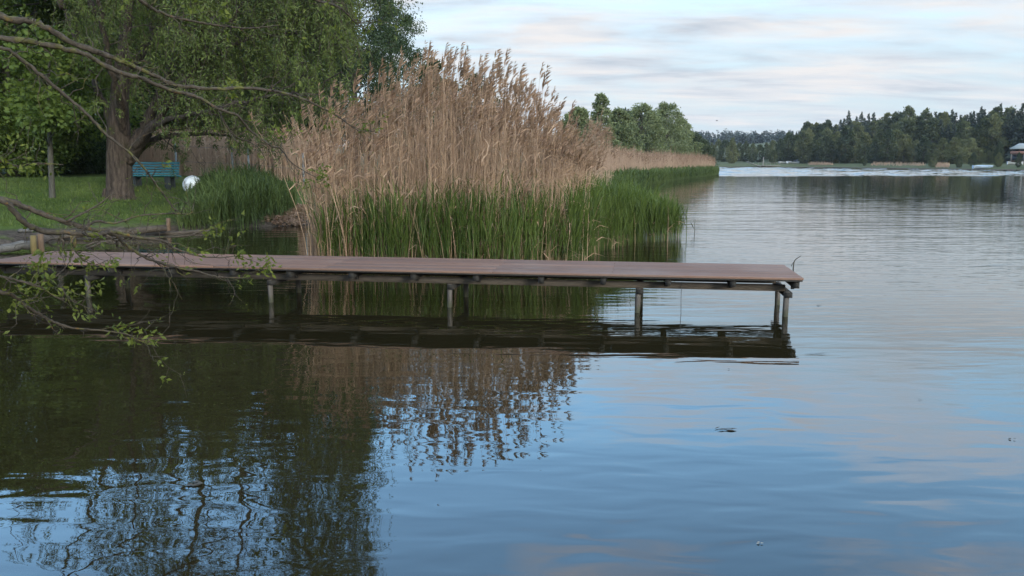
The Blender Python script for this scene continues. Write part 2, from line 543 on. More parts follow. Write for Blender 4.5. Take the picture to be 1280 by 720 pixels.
# wind-ruffled strip near the far shore: real little waves
ruf = sstep(112, 124, WYY + 6 * np.sin(WX * 0.021) + 3 * np.sin(WX * 0.06 + 1) ) * sstep(300, 290, Wr) * (np.abs((Wt + PI) % (2 * PI) - PI) < R(45.5))
WZ = np.zeros_like(WX)
wrng = np.random.default_rng(5)
for _ in range(16):
    lam = wrng.uniform(1.3, 4.0); a_ = wrng.normal(PI / 2, 0.35); kk = 2 * PI / lam
    WZ += 0.042 / kk * np.sin(kk * (math.cos(a_) * WX + math.sin(a_) * WYY) + wrng.uniform(0, 6.28))
WZ *= ruf
wv_ = np.stack([WX, WYY, WZ], -1).reshape(-1, 3)
i, j = np.meshgrid(np.arange(len(wr) - 1), np.arange(nw_), indexing='ij')
j2 = (j + 1) % nw_
wm.add(np.vstack([wv_, [[0, 0, 0]]]), np.stack([i * nw_ + j, (i + 1) * nw_ + j, (i + 1) * nw_ + j2, i * nw_ + j2], -1).reshape(-1, 4)[:, ::-1],
       [[(q + 1) % nw_, q, len(wv_)] for q in range(nw_)])
m, nt, b = new_mat('lake_water')
geo = N(nt, 'ShaderNodeNewGeometry'); sx = N(nt, 'ShaderNodeSeparateXYZ')
P_ = geo.outputs['Position']
nt.links.new(P_, sx.inputs[0])
X_, Y_ = sx.outputs['X'], sx.outputs['Y']


def pmap(scale, rz=0.0):
    mp = N(nt, 'ShaderNodeMapping')
    mp.inputs['Scale'].default_value = scale
    mp.inputs['Rotation'].default_value = (0, 0, rz)
    nt.links.new(P_, mp.inputs['Vector'])
    return mp.outputs[0]


def lin(x, a, b_, c=0.0, d=1.0):
    n = N(nt, 'ShaderNodeMapRange', interpolation_type='SMOOTHSTEP')
    n.inputs[1].default_value = a; n.inputs[2].default_value = b_
    n.inputs[3].default_value = c; n.inputs[4].default_value = d
    nt.links.new(x, n.inputs[0])
    return n.outputs[0]


swell = noise(nt, 1.0, 2, 0.45, pmap((0.22, 0.75, 1), 0.25), 0.4)
mid = noise(nt, 1.0, 2, 0.5, pmap((0.45, 2.3, 1), -0.10), 0.4)
fine = noise(nt, 1.0, 2, 0.5, pmap((1.1, 6.0, 1), 0.08), 0.3)
tiny = noise(nt, 1.0, 2, 0.5, pmap((4.0, 15.0, 1), 0.14), 0.2)
open_ = lin(X_, -3.0, 4.0)                       # open lake to the right is livelier than the sheltered corner
farf = lin(Y_, 6.0, 14.0)
live = mth(nt, 'MULTIPLY', mth(nt, 'MULTIPLY', mth(nt, 'MULTIPLY_ADD', open_, 0.8, 0.2), farf), mth(nt, 'SUBTRACT', 1.0, mth(nt, 'MULTIPLY', lin(Y_, 20, 46), 0.88)))
h = mth(nt, 'MULTIPLY', swell, 0.010)
near = lin(Y_, 6.2, 8.6)
wig = noise(nt, 1.0, 1, 0.4, pmap((1.6, 4.2, 1), 0.25), 0.5)
h = mth(nt, 'ADD', h, mth(nt, 'MULTIPLY', mid, mth(nt, 'MULTIPLY_ADD', near, 0.0048, 0.0016)))
h = mth(nt, 'ADD', h, mth(nt, 'MULTIPLY', wig, mth(nt, 'MULTIPLY_ADD', near, -0.0016, 0.0042)))
h = mth(nt, 'ADD', h, mth(nt, 'MULTIPLY', fine, mth(nt, 'MULTIPLY_ADD', live, 0.0075, 0.0004)))
h = mth(nt, 'ADD', h, mth(nt, 'MULTIPLY', tiny, mth(nt, 'MULTIPLY_ADD', live, 0.0014, 0.00010)))
wz = noise(nt, 1.0, 3, 0.5, pmap((0.006, 0.03, 1)))
band = lin(mth(nt, 'ADD', Y_, mth(nt, 'MULTIPLY_ADD', wz, 36.0, -18.0)), 116, 126)      # wind-ruffled strip near the far shore
pat = ramp(nt, noise(nt, 1.0, 4, 0.6, pmap((0.03, 0.20, 1), 0.03)), [(0.40, (0.3, 0.3, 0.3)), (0.64, (1, 1, 1))])
chop = noise(nt, 1.0, 2, 0.5, pmap((0.35, 1.6, 1), 0.1), 0.3)
amp = mth(nt, 'MULTIPLY', mth(nt, 'MULTIPLY', lin(Y_, 14, 26), mth(nt, 'SUBTRACT', 1.0, mth(nt, 'MULTIPLY', lin(Y_, 22, 48), 0.72))), mth(nt, 'MULTIPLY', pat, 0.034))
h = mth(nt, 'ADD', h, mth(nt, 'MULTIPLY', chop, amp))
bn = N(nt, 'ShaderNodeBump')
bn.inputs['Strength'].default_value = 1.0
bn.inputs['Distance'].default_value = 1.0
if 'Filter Width' in bn.inputs: bn.inputs['Filter Width'].default_value = 0.012
nt.links.new(h, bn.inputs['Height'])
nt.links.new(bn.outputs[0], b.inputs['Normal'])
n5 = noise(nt, 0.5, 3, 0.5, P_)
nt.links.new(mix(nt, n5, (0.009, 0.008, 0.0035), (0.022, 0.017, 0.007)), b.inputs['Base Color'])
nt.links.new(mth(nt, 'MULTIPLY_ADD', lin(Y_, 20, 90), 0.03, 0.012), b.inputs['Roughness'])
b.inputs['IOR'].default_value = 1.6
b.inputs['Specular IOR Level'].default_value = 0.55
water = wm.build('water', m, smooth=True)
tag(water, kind='structure')

# ------------------------------------------------------------------ pier
PZ = 0.545
pR = wat(1005, 348, PZ)
pL = wat(0, 327.0, PZ)
dS = norm((pL - pR)[:2]); dS = np.array([dS[0], dS[1], 0.0])       # along the pier, towards land
dT = np.array([-dS[1], dS[0], 0.0])
if dT[1] < 0: dT = -dT                                            # across, away from the camera
dU = np.array([0, 0, 1.0])
PW, PLEN = 1.40, 11.6
pier = empty('pier', (pR[0], pR[1], 0.0))
tag(pier, 'long brown boarded pier on grey posts reaching out over the lake', 'pier')


def pp(s, t, z):
    return pR * np.array([1, 1, 0]) + dS * s + dT * t + dU * z


AX = np.stack([dS, dT, dU])


def pbox(mb, s0, s1, t0, t1, z0, z1, rnd=None):
    mb.box(pp((s0 + s1) / 2, (t0 + t1) / 2, (z0 + z1) / 2), (s1 - s0, t1 - t0, z1 - z0), AX, rnd)


def s_at(px, t):
    """distance along the pier of the pixel column px at offset t"""
    d = ray(px, 360)
    o = pR + dT * t
    # solve EYE + d*k = o + dS*s in plan
    A_ = np.array([[d[0], -dS[0]], [d[1], -dS[1]]])
    k, s = np.linalg.solve(A_, (o - EYE)[:2])
    return s


# boards are built around the local frame of a rotated child so that the grain runs along them
dk = MB()
nb = 9
bw = PW / nb
for k in range(nb):
    s = 0.0
    cuts = [0.0, 4.0 - (k % 2) * 1.6, 8.0 - (k % 2) * 1.6, PLEN]
    for a0, a1 in zip(cuts[:-1], cuts[1:]):
        r_ = RNG.random()
        off = RNG.normal(0, 0.0012)
        dk.box(((a0 + a1) / 2, (k + 0.5) * bw, PZ - 0.014 + off), (a1 - a0 - 0.004, bw - 0.011, 0.028), rnd=r_)
deck = dk.build('decking', M['deck'], bevel=0.003)
deck.parent = pier
deck.matrix_local = __import__('mathutils').Matrix(((dS[0], dT[0], 0, 0), (dS[1], dT[1], 0, 0), (0, 0, 1, 0), (0, 0, 0, 1)))
tr = MB()
pbox(tr, 0.012, PLEN, 0.012, 0.040, PZ - 0.047, PZ - 0.0295)
pbox(tr, 0.012, PLEN, PW - 0.040, PW - 0.012, PZ - 0.047, PZ - 0.0295)
tr.build('edge_rail', M['bracket'], pier)
ST = (0.36, 1.06)
for t in ST:
    q = MB(); pbox(q, 0.16, PLEN, t - 0.035, t + 0.035, PZ - 0.222, PZ - 0.140); q.build('stringer', M['beam_wood'], pier)
js = [s_at(px, 0.08) for px in (995, 916, 835, 754, 676, 595, 517, 440, 363, 292, 216, 140, 66, -8, -85)]
for s in js:
    q = MB()
    pbox(q, s - 0.035, s + 0.035, 0.05, PW - 0.05, PZ - 0.138, PZ - 0.048)
    jo = q.build('joist', M['bracket'], pier)
    q = MB()
    pbox(q, s - 0.02, s + 0.02, ST[0] - 0.075, ST[0] - 0.037, PZ - 0.185, PZ - 0.139)
    q.build('bracket', M['bracket'], jo)
for px in (984, 800, 566, 343, 117, -120):
    s = s_at(px, ST[0] - 0.0)
    q = MB(); pbox(q, s - 0.045, s + 0.045, 0.22, 1.22, PZ - 0.29, PZ - 0.224); q.build('cross_beam', M['bracket'], pier)
    for t in ST:
        q = MB()
        ln = RNG.normal(0, 0.010, 2)
        c0 = pp(s + (0.02 if t < 0.5 else -0.02) + 0.0, t - 0.095 if t < 0.5 else t + 0.095, 0)
        path = np.array([c0 + np.array([ln[0] * (z - .4), ln[1] * (z - .4), z]) for z in (-1.6, -0.5, 0.0, 0.15, PZ - 0.218)])
        q.tube(path, 0.037, 10, True, 0.03)
        q.build('post', M['post'], pier, smooth=True)
for px, y1, t in ((852, 398, 0.3), (1005 - 33, 385, 0.62)):
    s = s_at(px, t)
    q = MB(); zt = PZ - 0.12
    q.tube([pp(s, t, zt), pp(s + 0.004, t, zt - .2), pp(s - 0.004, t, -0.05)], 0.004, 5)
    q.build('hanging_line', M['rope'], pier)

# ------------------------------------------------------------------ reeds
def interp_px(X, Y, xs, ys):
    return np.interp(640 + X / Y * FPX * cp, xs, ys)


def inpoly(X, Y, poly):
    poly = np.asarray(poly); res = np.zeros(X.shape, bool)
    for a, b_ in zip(poly, np.roll(poly, -1, 0)):
        c = (a[1] > Y) != (b_[1] > Y)
        xi = (b_[0] - a[0]) * (Y - a[1]) / (b_[1] - a[1] + 1e-12) + a[0]
        res ^= c & (X < xi)
    return res


def scatter(poly, n, power=None):
    poly = np.asarray(poly, float)
    lo, hi = poly.min(0), poly.max(0)
    out = np.zeros((0, 2))
    while len(out) < n:
        p = lo + RNG.random((n * 3, 2)) * (hi - lo)
        out = np.vstack([out, p[inpoly(p[:, 0], p[:, 1], poly)]])
    return out[:n]


def stems(base, h, lean, K=6, curve=1.8):
    t = np.linspace(0, 1, K)
    P = base[:, None] + np.stack([lean[:, None, 0] * h[:, None] * t ** curve, lean[:, None, 1] * h[:, None] * t ** curve,
                                  h[:, None] * (t - 0.12 * np.hypot(lean[:, 0], lean[:, 1])[:, None] * t ** 3)], -1)
    return P


def dry_reeds(mb_stem, mb_plume, base, h, lean, rad, plume=1.0, leaves=1, pl_n=20, pl_len=0.30, wind=(0.55, -0.15)):
    n = len(base)
    rnd = RNG.random(n)
    P = stems(base, h, lean)
    t = np.linspace(0, 1, P.shape[1])
    tubes3(mb_stem, P, rad[:, None] * (1 - 0.65 * t)[None], rnd)
    for _ in range(leaves):
        tl = RNG.uniform(0.25, 0.92, n)
        k = tl * (P.shape[1] - 1); k0 = np.minimum(k.astype(int), P.shape[1] - 2); fr = (k - k0)[:, None]
        c = P[np.arange(n), k0] * (1 - fr) + P[np.arange(n), k0 + 1] * fr
        az = RNG.uniform(0, 2 * PI, n)
        d = np.stack([np.cos(az) + 0.5, np.sin(az), RNG.uniform(0.5, 2.0, n)], -1); d = norm(d)
        L = RNG.uniform(0.2, 0.5, n)[:, None]
        q1 = c + d * L * 0.5; q2 = q1 + norm(d * np.array([1, 1, 0.1]) + np.array([0.2, 0, -0.35])) * L * 0.5
        S = norm(np.cross(d, RNG.normal(size=(n, 3))))
        ribbons(mb_stem, np.stack([c, q1, q2], 1), np.array([[0.006, 0.008, 0.001]]) * (rad.mean() / 0.006), S, rnd)
    has = RNG.random(n) < (plume if np.isscalar(plume) else np.asarray(plume))
    m_ = has.sum()
    if m_:
        tip = P[has, -1]; up = norm(P[has, -1] - P[has, -2])
        wind3 = np.array([wind[0], wind[1], 0.0])
        pl = RNG.uniform(0.7, 1.25, m_) * pl_len
        pr = RNG.random(m_)
        for q in range(pl_n):
            f = (q + RNG.random(m_) * 0.8) / pl_n
            c = tip + up * (pl * (f - 0.55))[:, None] + wind3 * (0.22 * pl * f ** 1.5)[:, None]
            az = RNG.uniform(0, 2 * PI, m_)
            d = np.stack([np.cos(az) * 0.45, np.sin(az) * 0.45, np.full(m_, 0.75)], -1) + wind3 * 0.9 + np.array([0, 0, -0.5]) * f[:, None]
            Lq = pl * (0.52 - 0.3 * f) * RNG.uniform(0.7, 1.2, m_)
            leaf_quads(mb_plume, c, d, Lq, Lq * 0.085 + 0.0025, pr)


# near dry bed
LOBE = [wat(716, 333)[:2], wat(738, 326)[:2], wat(756, 314)[:2], wat(790, 306)[:2], wat(835, 302)[:2], wat(853, 298)[:2], pxy(852, 21.5), pxy(800, 22), pxy(740, 22.5), pxy(690, 22), pxy(690, 18)]
hx = [370, 395, 430, 480, 530, 560, 600, 645, 675, 700, 730, 760]
hy = [2.3, 2.7, 3.25, 3.6, 3.95, 4.0, 3.9, 3.65, 3.3, 2.8, 2.4, 2.1]
front = [wat(392, 333)[:2], wat(470, 337)[:2], wat(560, 339)[:2], wat(640, 338)[:2], wat(700, 333)[:2], wat(722, 318)[:2]]
dry_poly = front + [pxy(742, 20), pxy(715, 21.5), pxy(600, 21.5), pxy(500, 21), pxy(420, 20), pxy(388, 18)]
sm, pm = MB(), MB()
p = scatter(dry_poly, 3000)
p = p[RNG.random(len(p)) < np.interp(640 + p[:, 0] / p[:, 1] * 990, [385, 400, 450, 500], [0.25, 0.38, 0.65, 0.95])]
pxs = 640 + p[:, 0] / p[:, 1] * FPX * 0.99
h = np.interp(pxs, hx, hy) * (0.58 + 0.44 * RNG.random(len(p)) ** 1.9) * RNG.normal(1.0, 0.03, len(p))
h = np.maximum(h, np.interp(pxs, [390, 480, 560, 620, 700, 760], [1.7, 2.4, 2.7, 2.6, 2.25, 1.9]) * RNG.normal(1, 0.05, len(p)))
lean = np.stack([RNG.normal(0.03, 0.06, len(p)) + np.interp(pxs, [390, 450, 520], [-0.06, -0.02, 0.0]), RNG.normal(-0.02, 0.06, len(p))], -1)
base = np.stack([p[:, 0], p[:, 1], np.full(len(p), -0.15)], -1)
dry_reeds(sm, pm, base, h + 0.15, lean, RNG.uniform(0.0045, 0.0075, len(p)), plume=np.where(h > 0.74 * np.interp(pxs, hx, hy), 0.92, 0.22), leaves=2)
# loose pale stalks leaning out on the left and over the water in front
p2 = scatter([wat(384, 331)[:2], wat(440, 336)[:2], pxy(455, 17.5), pxy(392, 18.5)], 150)
b2 = np.stack([p2[:, 0], p2[:, 1], np.full(len(p2), -0.15)], -1)
dry_reeds(sm, pm, b2, RNG.uniform(1.6, 3.3, len(p2)), np.stack([RNG.normal(-0.08, 0.12, len(p2)), RNG.normal(-0.05, 0.1, len(p2))], -1),
          RNG.uniform(0.006, 0.009, len(p2)), plume=0.5, leaves=2)
# dead stalks and broken stumps standing among the green shoots
p3 = scatter([wat(398, 334)[:2], wat(560, 341)[:2], wat(712, 335)[:2], wat(735, 327)[:2], pxy(735, 17.0), pxy(560, 16.2), pxy(410, 16.2)], 520)
b3 = np.stack([p3[:, 0], p3[:, 1], np.full(len(p3), -0.15)], -1)
dry_reeds(sm, pm, b3, RNG.uniform(0.5, 2.1, len(p3)), np.stack([RNG.normal(0, 0.10, len(p3)), RNG.normal(-0.03, 0.1, len(p3))], -1), RNG.uniform(0.005, 0.008, len(p3)), plume=0.06, leaves=1)
p4 = scatter(LOBE, 260)
b4 = np.stack([p4[:, 0], p4[:, 1], np.full(len(p4), -0.15)], -1)
dry_reeds(sm, pm, b4, RNG.uniform(0.4, 1.1, len(p4)), RNG.normal(0, 0.1, (len(p4), 2)), RNG.uniform(0.005, 0.008, len(p4)), plume=0.0, leaves=1)
# tall stragglers above the mass
for px, py, Y in ((676, 97, 15.5), (627, 70, 15.8), (570, 62, 15.6), (556, 70, 16), (530, 66, 16.4), (690, 150, 16), (716, 168, 16), (440, 100, 17), (456, 92, 17), (470, 88, 17), (410, 112, 16), (598, 80, 16.4), (612, 76, 17), (645, 92, 16)):
    tp = at(px, py, Y)
    dry_reeds(sm, pm, np.array([[tp[0] - 0.1, Y, -0.15]]), np.array([tp[2] + 0.15]), np.array([[0.04, 0.0]]), np.array([0.007]), 1.0, 1, 20, 0.42)
reeds = sm.build('dry_reeds', M['dry_reed'])
tag(reeds, 'tall stand of dry tan reed stalks rising behind the pier', 'reeds', kind='stuff')
plumes = pm.build('reed_plumes', M['dry_plume'], reeds)


def green_reeds(mb, base, h, width, nl=5, spread=0.20):
    n = len(base)
    rnd = RNG.random(n)
    lean = RNG.normal(0, 0.05, (n, 2))
    P = stems(base, h * 0.85, lean, 4)
    tubes3(mb, P, np.full((n, 4), width * 0.4), rnd)
    for q in range(nl):
        f = (q + 0.3) / nl
        c = P[:, 0] + (P[:, -1] - P[:, 0]) * (0.25 + 0.7 * f)
        az = RNG.uniform(0, 2 * PI, n)
        o = np.stack([np.cos(az), np.sin(az), 0 * az], -1)
        L = h * RNG.uniform(0.28, 0.45, n)
        q0, q1 = c, c + o * (L * spread)[:, None] + np.array([0, 0, 1]) * (L * 0.55)[:, None]
        q2 = q1 + o * (L * spread * RNG.uniform(0.8, 2.4, n))[:, None] + np.array([0, 0, 1]) * (L * RNG.uniform(0.05, 0.5, n))[:, None]
        S = norm(np.stack([-np.sin(az), np.cos(az), RNG.normal(0, 0.4, n)], -1))
        ribbons(mb, np.stack([q0, q1, q2], 1), np.array([[width * 0.7, width, width * 0.1]]), S, rnd)


gm = MB()
p = scatter([wat(398, 333)[:2], wat(470, 338)[:2], wat(560, 341)[:2], wat(640, 340)[:2], wat(712, 334)[:2], wat(735, 326)[:2], pxy(735, 17.3), pxy(640, 16.4), pxy(480, 16.2), pxy(404, 16.4)], 1900)
pxs = 640 + p[:, 0] / p[:, 1] * FPX * 0.99
base = np.stack([p[:, 0], p[:, 1], np.full(len(p), -0.1)], -1)
hh = np.interp(pxs, [395, 430, 500, 560, 640, 700, 740], [1.15, 1.4, 1.48, 1.52, 1.52, 1.4, 1.25]) * (0.45 + 0.6 * RNG.random(len(p)) ** 0.6) * RNG.normal(1.0, 0.08, len(p))
green_reeds(gm, base, hh + 0.1, 0.009)
p = scatter(LOBE, 2400)
pxs = 640 + p[:, 0] / p[:, 1] * FPX * 0.99
base = np.stack([p[:, 0], p[:, 1], np.full(len(p), -0.1)], -1)
hh = np.interp(pxs, [690, 740, 800, 835, 856], [1.36, 1.36, 1.22, 1.0, 0.75]) * RNG.normal(1.0, 0.12, len(p)).clip(0.5, 1.25)
green_reeds(gm, base, hh + 0.1, 0.010)
g_obj = gm.build('green_reeds', M['green_reed'])
tag(g_obj, 'fresh green reed shoots growing in the water behind the pier', 'reeds', kind='stuff')

# far reed strip
fm, fp = MB(), MB()
strip_front = [pxy(742, 58), pxy(770, 66), pxy(810, 80), pxy(850, 100), pxy(893, 128)]
strip_back = [pxy(893, 138), pxy(850, 122), pxy(800, 102), pxy(740, 78), pxy(690, 62), pxy(660, 40), pxy(700, 38)]
p = scatter(strip_front + strip_back, 9000)
base = np.stack([p[:, 0], p[:, 1], np.full(len(p), -0.1)], -1)
pxs = 640 + p[:, 0] / p[:, 1] * 990
h = (RNG.normal(2.65, 0.26, len(p)) + 0.22 * wob(p[:, 0], p[:, 1], 0.45) + 0.2 * wob(p[:, 0], p[:, 1], 0.17)) * np.interp(pxs, [840, 880, 895, 902], [1, 0.95, 0.72, 0.4])
dry_reeds(fm, fp, base, h, RNG.normal(0, 0.03, (len(p), 2)), np.full(len(p), 0.020), 0.5, 0, 6, 0.6)
# the taller clump of plumes in front of the alder trees
cc_ = np.array(pxy(744, 46)); p = cc_ + RNG.normal(0, 1, (150, 2)) * np.array([0.42, 1.0])
base = np.stack([p[:, 0], p[:, 1], np.full(len(p), -0.1)], -1)
dry_reeds(fm, fp, base, RNG.normal(3.75, 0.4, len(p)) - 0.7 * np.abs(p[:, 0] - cc_[0]), RNG.normal(0, 0.04, (len(p), 2)), np.full(len(p), 0.012), 1.0, 1, 10, 0.5)
fs = fm.build('distant_reeds', M['far_reed'])
tag(fs, 'pinkish tan reed belt running out along the far left shore', 'reeds', kind='stuff')
fp.build('reed_plumes', M['dry_plume'], fs)
gm = MB()
p = scatter([pxy(752, 46), pxy(775, 56), pxy(815, 71), pxy(855, 92), pxy(899, 122), pxy(896, 130), pxy(850, 104), pxy(800, 80), pxy(745, 60), pxy(700, 42)], 5200)
base = np.stack([p[:, 0], p[:, 1], np.full(len(p), -0.05)], -1)
green_reeds(gm, base, RNG.normal(1.25, 0.16, len(p)), 0.035, 3)
tag(gm.build('reed_fringe', M['far_green']), 'low green fringe of young reed in front of the distant tan reed belt', 'reeds', kind='stuff')

# tan reeds behind the bench
fm, fp = MB(), MB()
p = scatter([pxy(150, 41), pxy(400, 37), pxy(420, 44), pxy(130, 48)], 5200)
base = np.stack([p[:, 0], p[:, 1], ground_z(p[:, 0], p[:, 1]) - 0.05], -1)
h = RNG.normal(2.15, 0.15, len(p))
dry_reeds(fm, fp, base, h, RNG.normal(0, 0.03, (len(p), 2)), np.full(len(p), 0.014), 0.4, 1, 6, 0.35)
M['bank_reed'] = foliage_mat('bank_reed', (0.45, 0.30, 0.22), (0.62, 0.46, 0.35), 0.25, 0.3, 0, 0.8)
fs = fm.build('bank_reeds', M['bank_reed'])
tag(fs, 'pale dry reeds forming a screen behind the turquoise bench', 'reeds', kind='stuff')
fp.build('reed_plumes', M['dry_plume'], fs)

# waterside sedge clump between bench and inlet
gm = MB()
p = scatter([wat(222, 289)[:2], wat(300, 287)[:2], wat(352, 281)[:2], pxy(372, 27.5), pxy(330, 29), pxy(262, 28), pxy(232, 26.2)], 2600)
pxs = 640 + p[:, 0] / p[:, 1] * FPX * 0.99
base = np.stack([p[:, 0], p[:, 1], np.maximum(ground_z(p[:, 0], p[:, 1]), -0.1) - 0.03], -1)
hh = np.interp(pxs, [220, 236, 262, 290, 330, 372], [0.45, 0.6, 0.95, 1.25, 1.2, 0.85]) * RNG.normal(1.0, 0.14, len(p)).clip(0.5, 1.3)
green_reeds(gm, base, hh, 0.013, 5, 0.25)
tag(gm.build('sedge_clump', M['sedge']), 'dense dark green sedge growing on the bank beside the white globe', 'sedge', kind='stuff')

# grass tufts on the left bank
gm = MB()
p = scatter([wat(-40, 300)[:2], wat(60, 296)[:2], wat(130, 290)[:2], wat(240, 286)[:2], pxy(250, 30), pxy(180, 34), pxy(60, 34), pxy(-60, 30)], 9000)
d = shore_dist(p[:, 0], p[:, 1]); keep = (d > 0.3) & (RNG.random(len(p)) < np.where(d > 2.6, 0.8, 0.75)); p = p[keep]
z = ground_z(p[:, 0], p[:, 1])
n = len(p)
for q in range(3):
    c = np.stack([p[:, 0] + RNG.normal(0, .06, n), p[:, 1] + RNG.normal(0, .06, n), z - 0.01], -1)
    leaf_quads(gm, c, np.stack([RNG.normal(0, .35, n), RNG.normal(0, .35, n), np.ones(n)], -1), RNG.uniform(0.06, 0.16, n), 0.008, RNG.random(n))
tag(gm.build('bank_grass', M['green_reed']), 'short grass on the bank round the willow', 'grass', kind='stuff')

# lone reed stalks standing in open water
def lone_reed(px, py0, py1, label, green):
    b0 = wat(px, py0); top = at(px, py1, b0[1])
    r_ = empty('reed_stalk', (b0[0], b0[1], 0.0))
    tag(r_, label, 'reed', 'single reed stalks in the water')
    q = MB(); q.tube(smooth_path([b0 + np.array([0, 0, -.2]), b0 * .5 + top * .5 + np.array([0.01, 0, 0]), top], 4), [0.008] * 4 + [0.007] * 3 + [0.003] * 2, 5)
    q.build('stem', M['green_reed' if green else 'debris'], r_)
    q = MB()
    for f in (0.35, 0.55, 0.75):
        c = b0 * (1 - f) + top * f
        leaf_quads(q, np.array([c]), np.array([[RNG.normal(0, .3), 0, 1.0]]), 0.28, 0.012)
    q.build('leaf', M['green_reed' if green else 'debris'], r_)


lone_reed(868, 292, 278, 'thin lone reed stalk standing in open water beyond the pier, right of the green reeds', False)
lone_reed(858, 296, 262, 'short green reed at the right tip of the reed bed', True)

# bent twig out of the water behind the pier end
b0 = wat(992, 336)
q = MB()
q.tube(smooth_path([b0 + np.array([0, 0, -.15]), at(992, 331, b0[1]), at(994, 325, b0[1]), at(1001, 320, b0[1])], 4), np.linspace(0.014, 0.006, 13), 6, True, 0.1)
q.tube(smooth_path([at(993, 327, b0[1]), at(991, 329, b0[1]), at(989, 333, b0[1])], 3), 0.006, 5)
tag(q.build('twig', M['debris'], origin=b0), 'crooked dark twig poking up from the water behind the pier end', 'twig')

# ------------------------------------------------------------------ trees
def crown_clumps(clumps, leaf_len, leaf_w, density, mb, droop=0.0, shell=0.5):
    """clumps: (center, radii(3), n)"""
    for c, r_, n in clumps:
        n = int(n * density)
        u = norm(RNG.normal(size=(n, 3)))
        rad_ = RNG.random(n) ** shell
        off = u * rad_[:, None] * np.asarray(r_)
        # break the outline up
        ph = RNG.uniform(0, 6.28, 6)
        lump = 1 + 0.22 * np.sin(3.1 * u[:, 0] + ph[0] + 2 * np.sin(2.3 * u[:, 2] + ph[1])) + 0.16 * np.sin(6.3 * u[:, 1] + ph[2]) * np.sin(5.1 * u[:, 2] + ph[3])
        C = np.asarray(c) + off * lump[:, None]
        D = u * 0.6 + RNG.normal(size=(n, 3)) * 0.7 + np.array([0, 0, -droop])
        base = RNG.normal(0.5, 0.12)
        leaf_quads(mb, C, D, leaf_len * RNG.uniform(0.6, 1.3, n), leaf_w * RNG.uniform(0.7, 1.3, n), np.clip(RNG.normal(base, 0.22, n), 0, 1))


def limb(mb, a, b_, r0, r1, sag=0.0, n=8, wig=0.06, side=7):
    a, b_ = np.asarray(a, float), np.asarray(b_, float)
    L = np.linalg.norm(b_ - a)
    t = np.linspace(0, 1, n)
    P = a + (b_ - a) * t[:, None]
    P[:, 2] += sag * L * np.sin(PI * t)
    w = RNG.normal(0, wig * L, (n, 3)) * (np.sin(PI * t) ** 0.7)[:, None] * 0.6
    P = P + w
    mb.tube(P, r0 + (r1 - r0) * t ** 0.8, side, True, 0.04)
    return P


def broad_tree(name, base, H, spread, label, cat='tree', group=None, leaf='dark_leaf', bark='trunk_bark', nclump=26, nleaf=900,
               leaf_len=0.2, leaf_w=0.06, r0=None, low=0.25, droop=0.1, density=1.0, lean=(0, 0), taper=0.75, fine=1.0, csize=1.0):
    leaf_len, leaf_w, density = leaf_len / fine, leaf_w / fine, density * fine ** 1.6
    base = np.asarray(base, float)
    root = empty(name, base)
    tag(root, label, cat, group)
    tm, cm = MB(), MB()
    r0 = r0 or H * 0.02
    ts = np.linspace(0, 0.86, 9)
    trunk = np.stack([base[0] + lean[0] * H * ts + RNG.normal(0, 0.006 * H, 9) * ts, base[1] + lean[1] * H * ts + RNG.normal(0, 0.006 * H, 9) * ts, base[2] - 0.2 + (H + .2) * ts], -1)
    tr_ = r0 * (1 - 0.9 * ts) ; tr_[0] *= 1.45
    tm.tube(trunk, tr_, 9, True, 0.04)
    clumps = []
    for k in range(nclump):
        f = low + (1 - low) * (k + 0.5) / nclump
        prof = math.sin(PI * min(1, max(0, (f - low) / (1.02 - low))) ** taper) ** 0.7
        az = k * 2.399 + RNG.normal(0, 0.4)
        rr = spread * prof * RNG.uniform(0.45, 0.85)
        c = base + np.array([math.cos(az) * rr + lean[0] * H * f, math.sin(az) * rr + lean[1] * H * f, H * f * RNG.uniform(0.95, 1.02)])
        s = spread * RNG.uniform(0.26, 0.46) * (0.55 + 0.45 * prof) * csize
        clumps.append((c, (s, s, s * RNG.uniform(0.6, 0.85)), nleaf))
        fi = min(0.84, f * RNG.uniform(0.6, 0.85))
        st = np.array([np.interp(fi, ts, trunk[:, q]) for q in range(3)])
        limb(tm, st, c, r0 * 0.32 * (1 - 0.6 * f), r0 * 0.04, -0.03, 6, 0.05, 5)
        for _ in range(3):
            limb(tm, c + RNG.normal(0, 0.15, 3) * s, c + norm(RNG.normal(size=3)) * s * 0.9, r0 * 0.06, r0 * 0.015, 0, 4, 0.08, 4)
    crown_clumps(clumps, leaf_len, leaf_w, density, cm, droop)
    tm.build('trunk', M[bark], root, smooth=True)
    cm.build('crown', M[leaf], root)
    return root


# --- the willow
WY = 27.0
wb = at(150, 264, WY)
wroot = empty('willow_tree', wb)
tag(wroot, 'big old willow with thick brown trunk forking low and drooping green crown beside the bench', 'tree')
tm, cm, st = MB(), MB(), MB()


def wp(px, py, dy=0.0):
    return at(px, py, WY + dy)


tm.tube(smooth_path([wb + np.array([0, 0, -.4]), wb + np.array([0, 0, 0.1]), wp(150, 240), wp(149, 215), wp(149, 190), wp(149, 160), wp(149, 120), wp(153, 80), wp(158, 30), wp(166, -40), wp(178, -120)], 5),
        np.interp(np.linspace(0, 1, 51), [0, .08, .2, .35, .45, .55, .7, 1], [0.66, 0.52, 0.43, 0.40, 0.38, 0.30, 0.22, 0.06]), 18, True, 0.03)
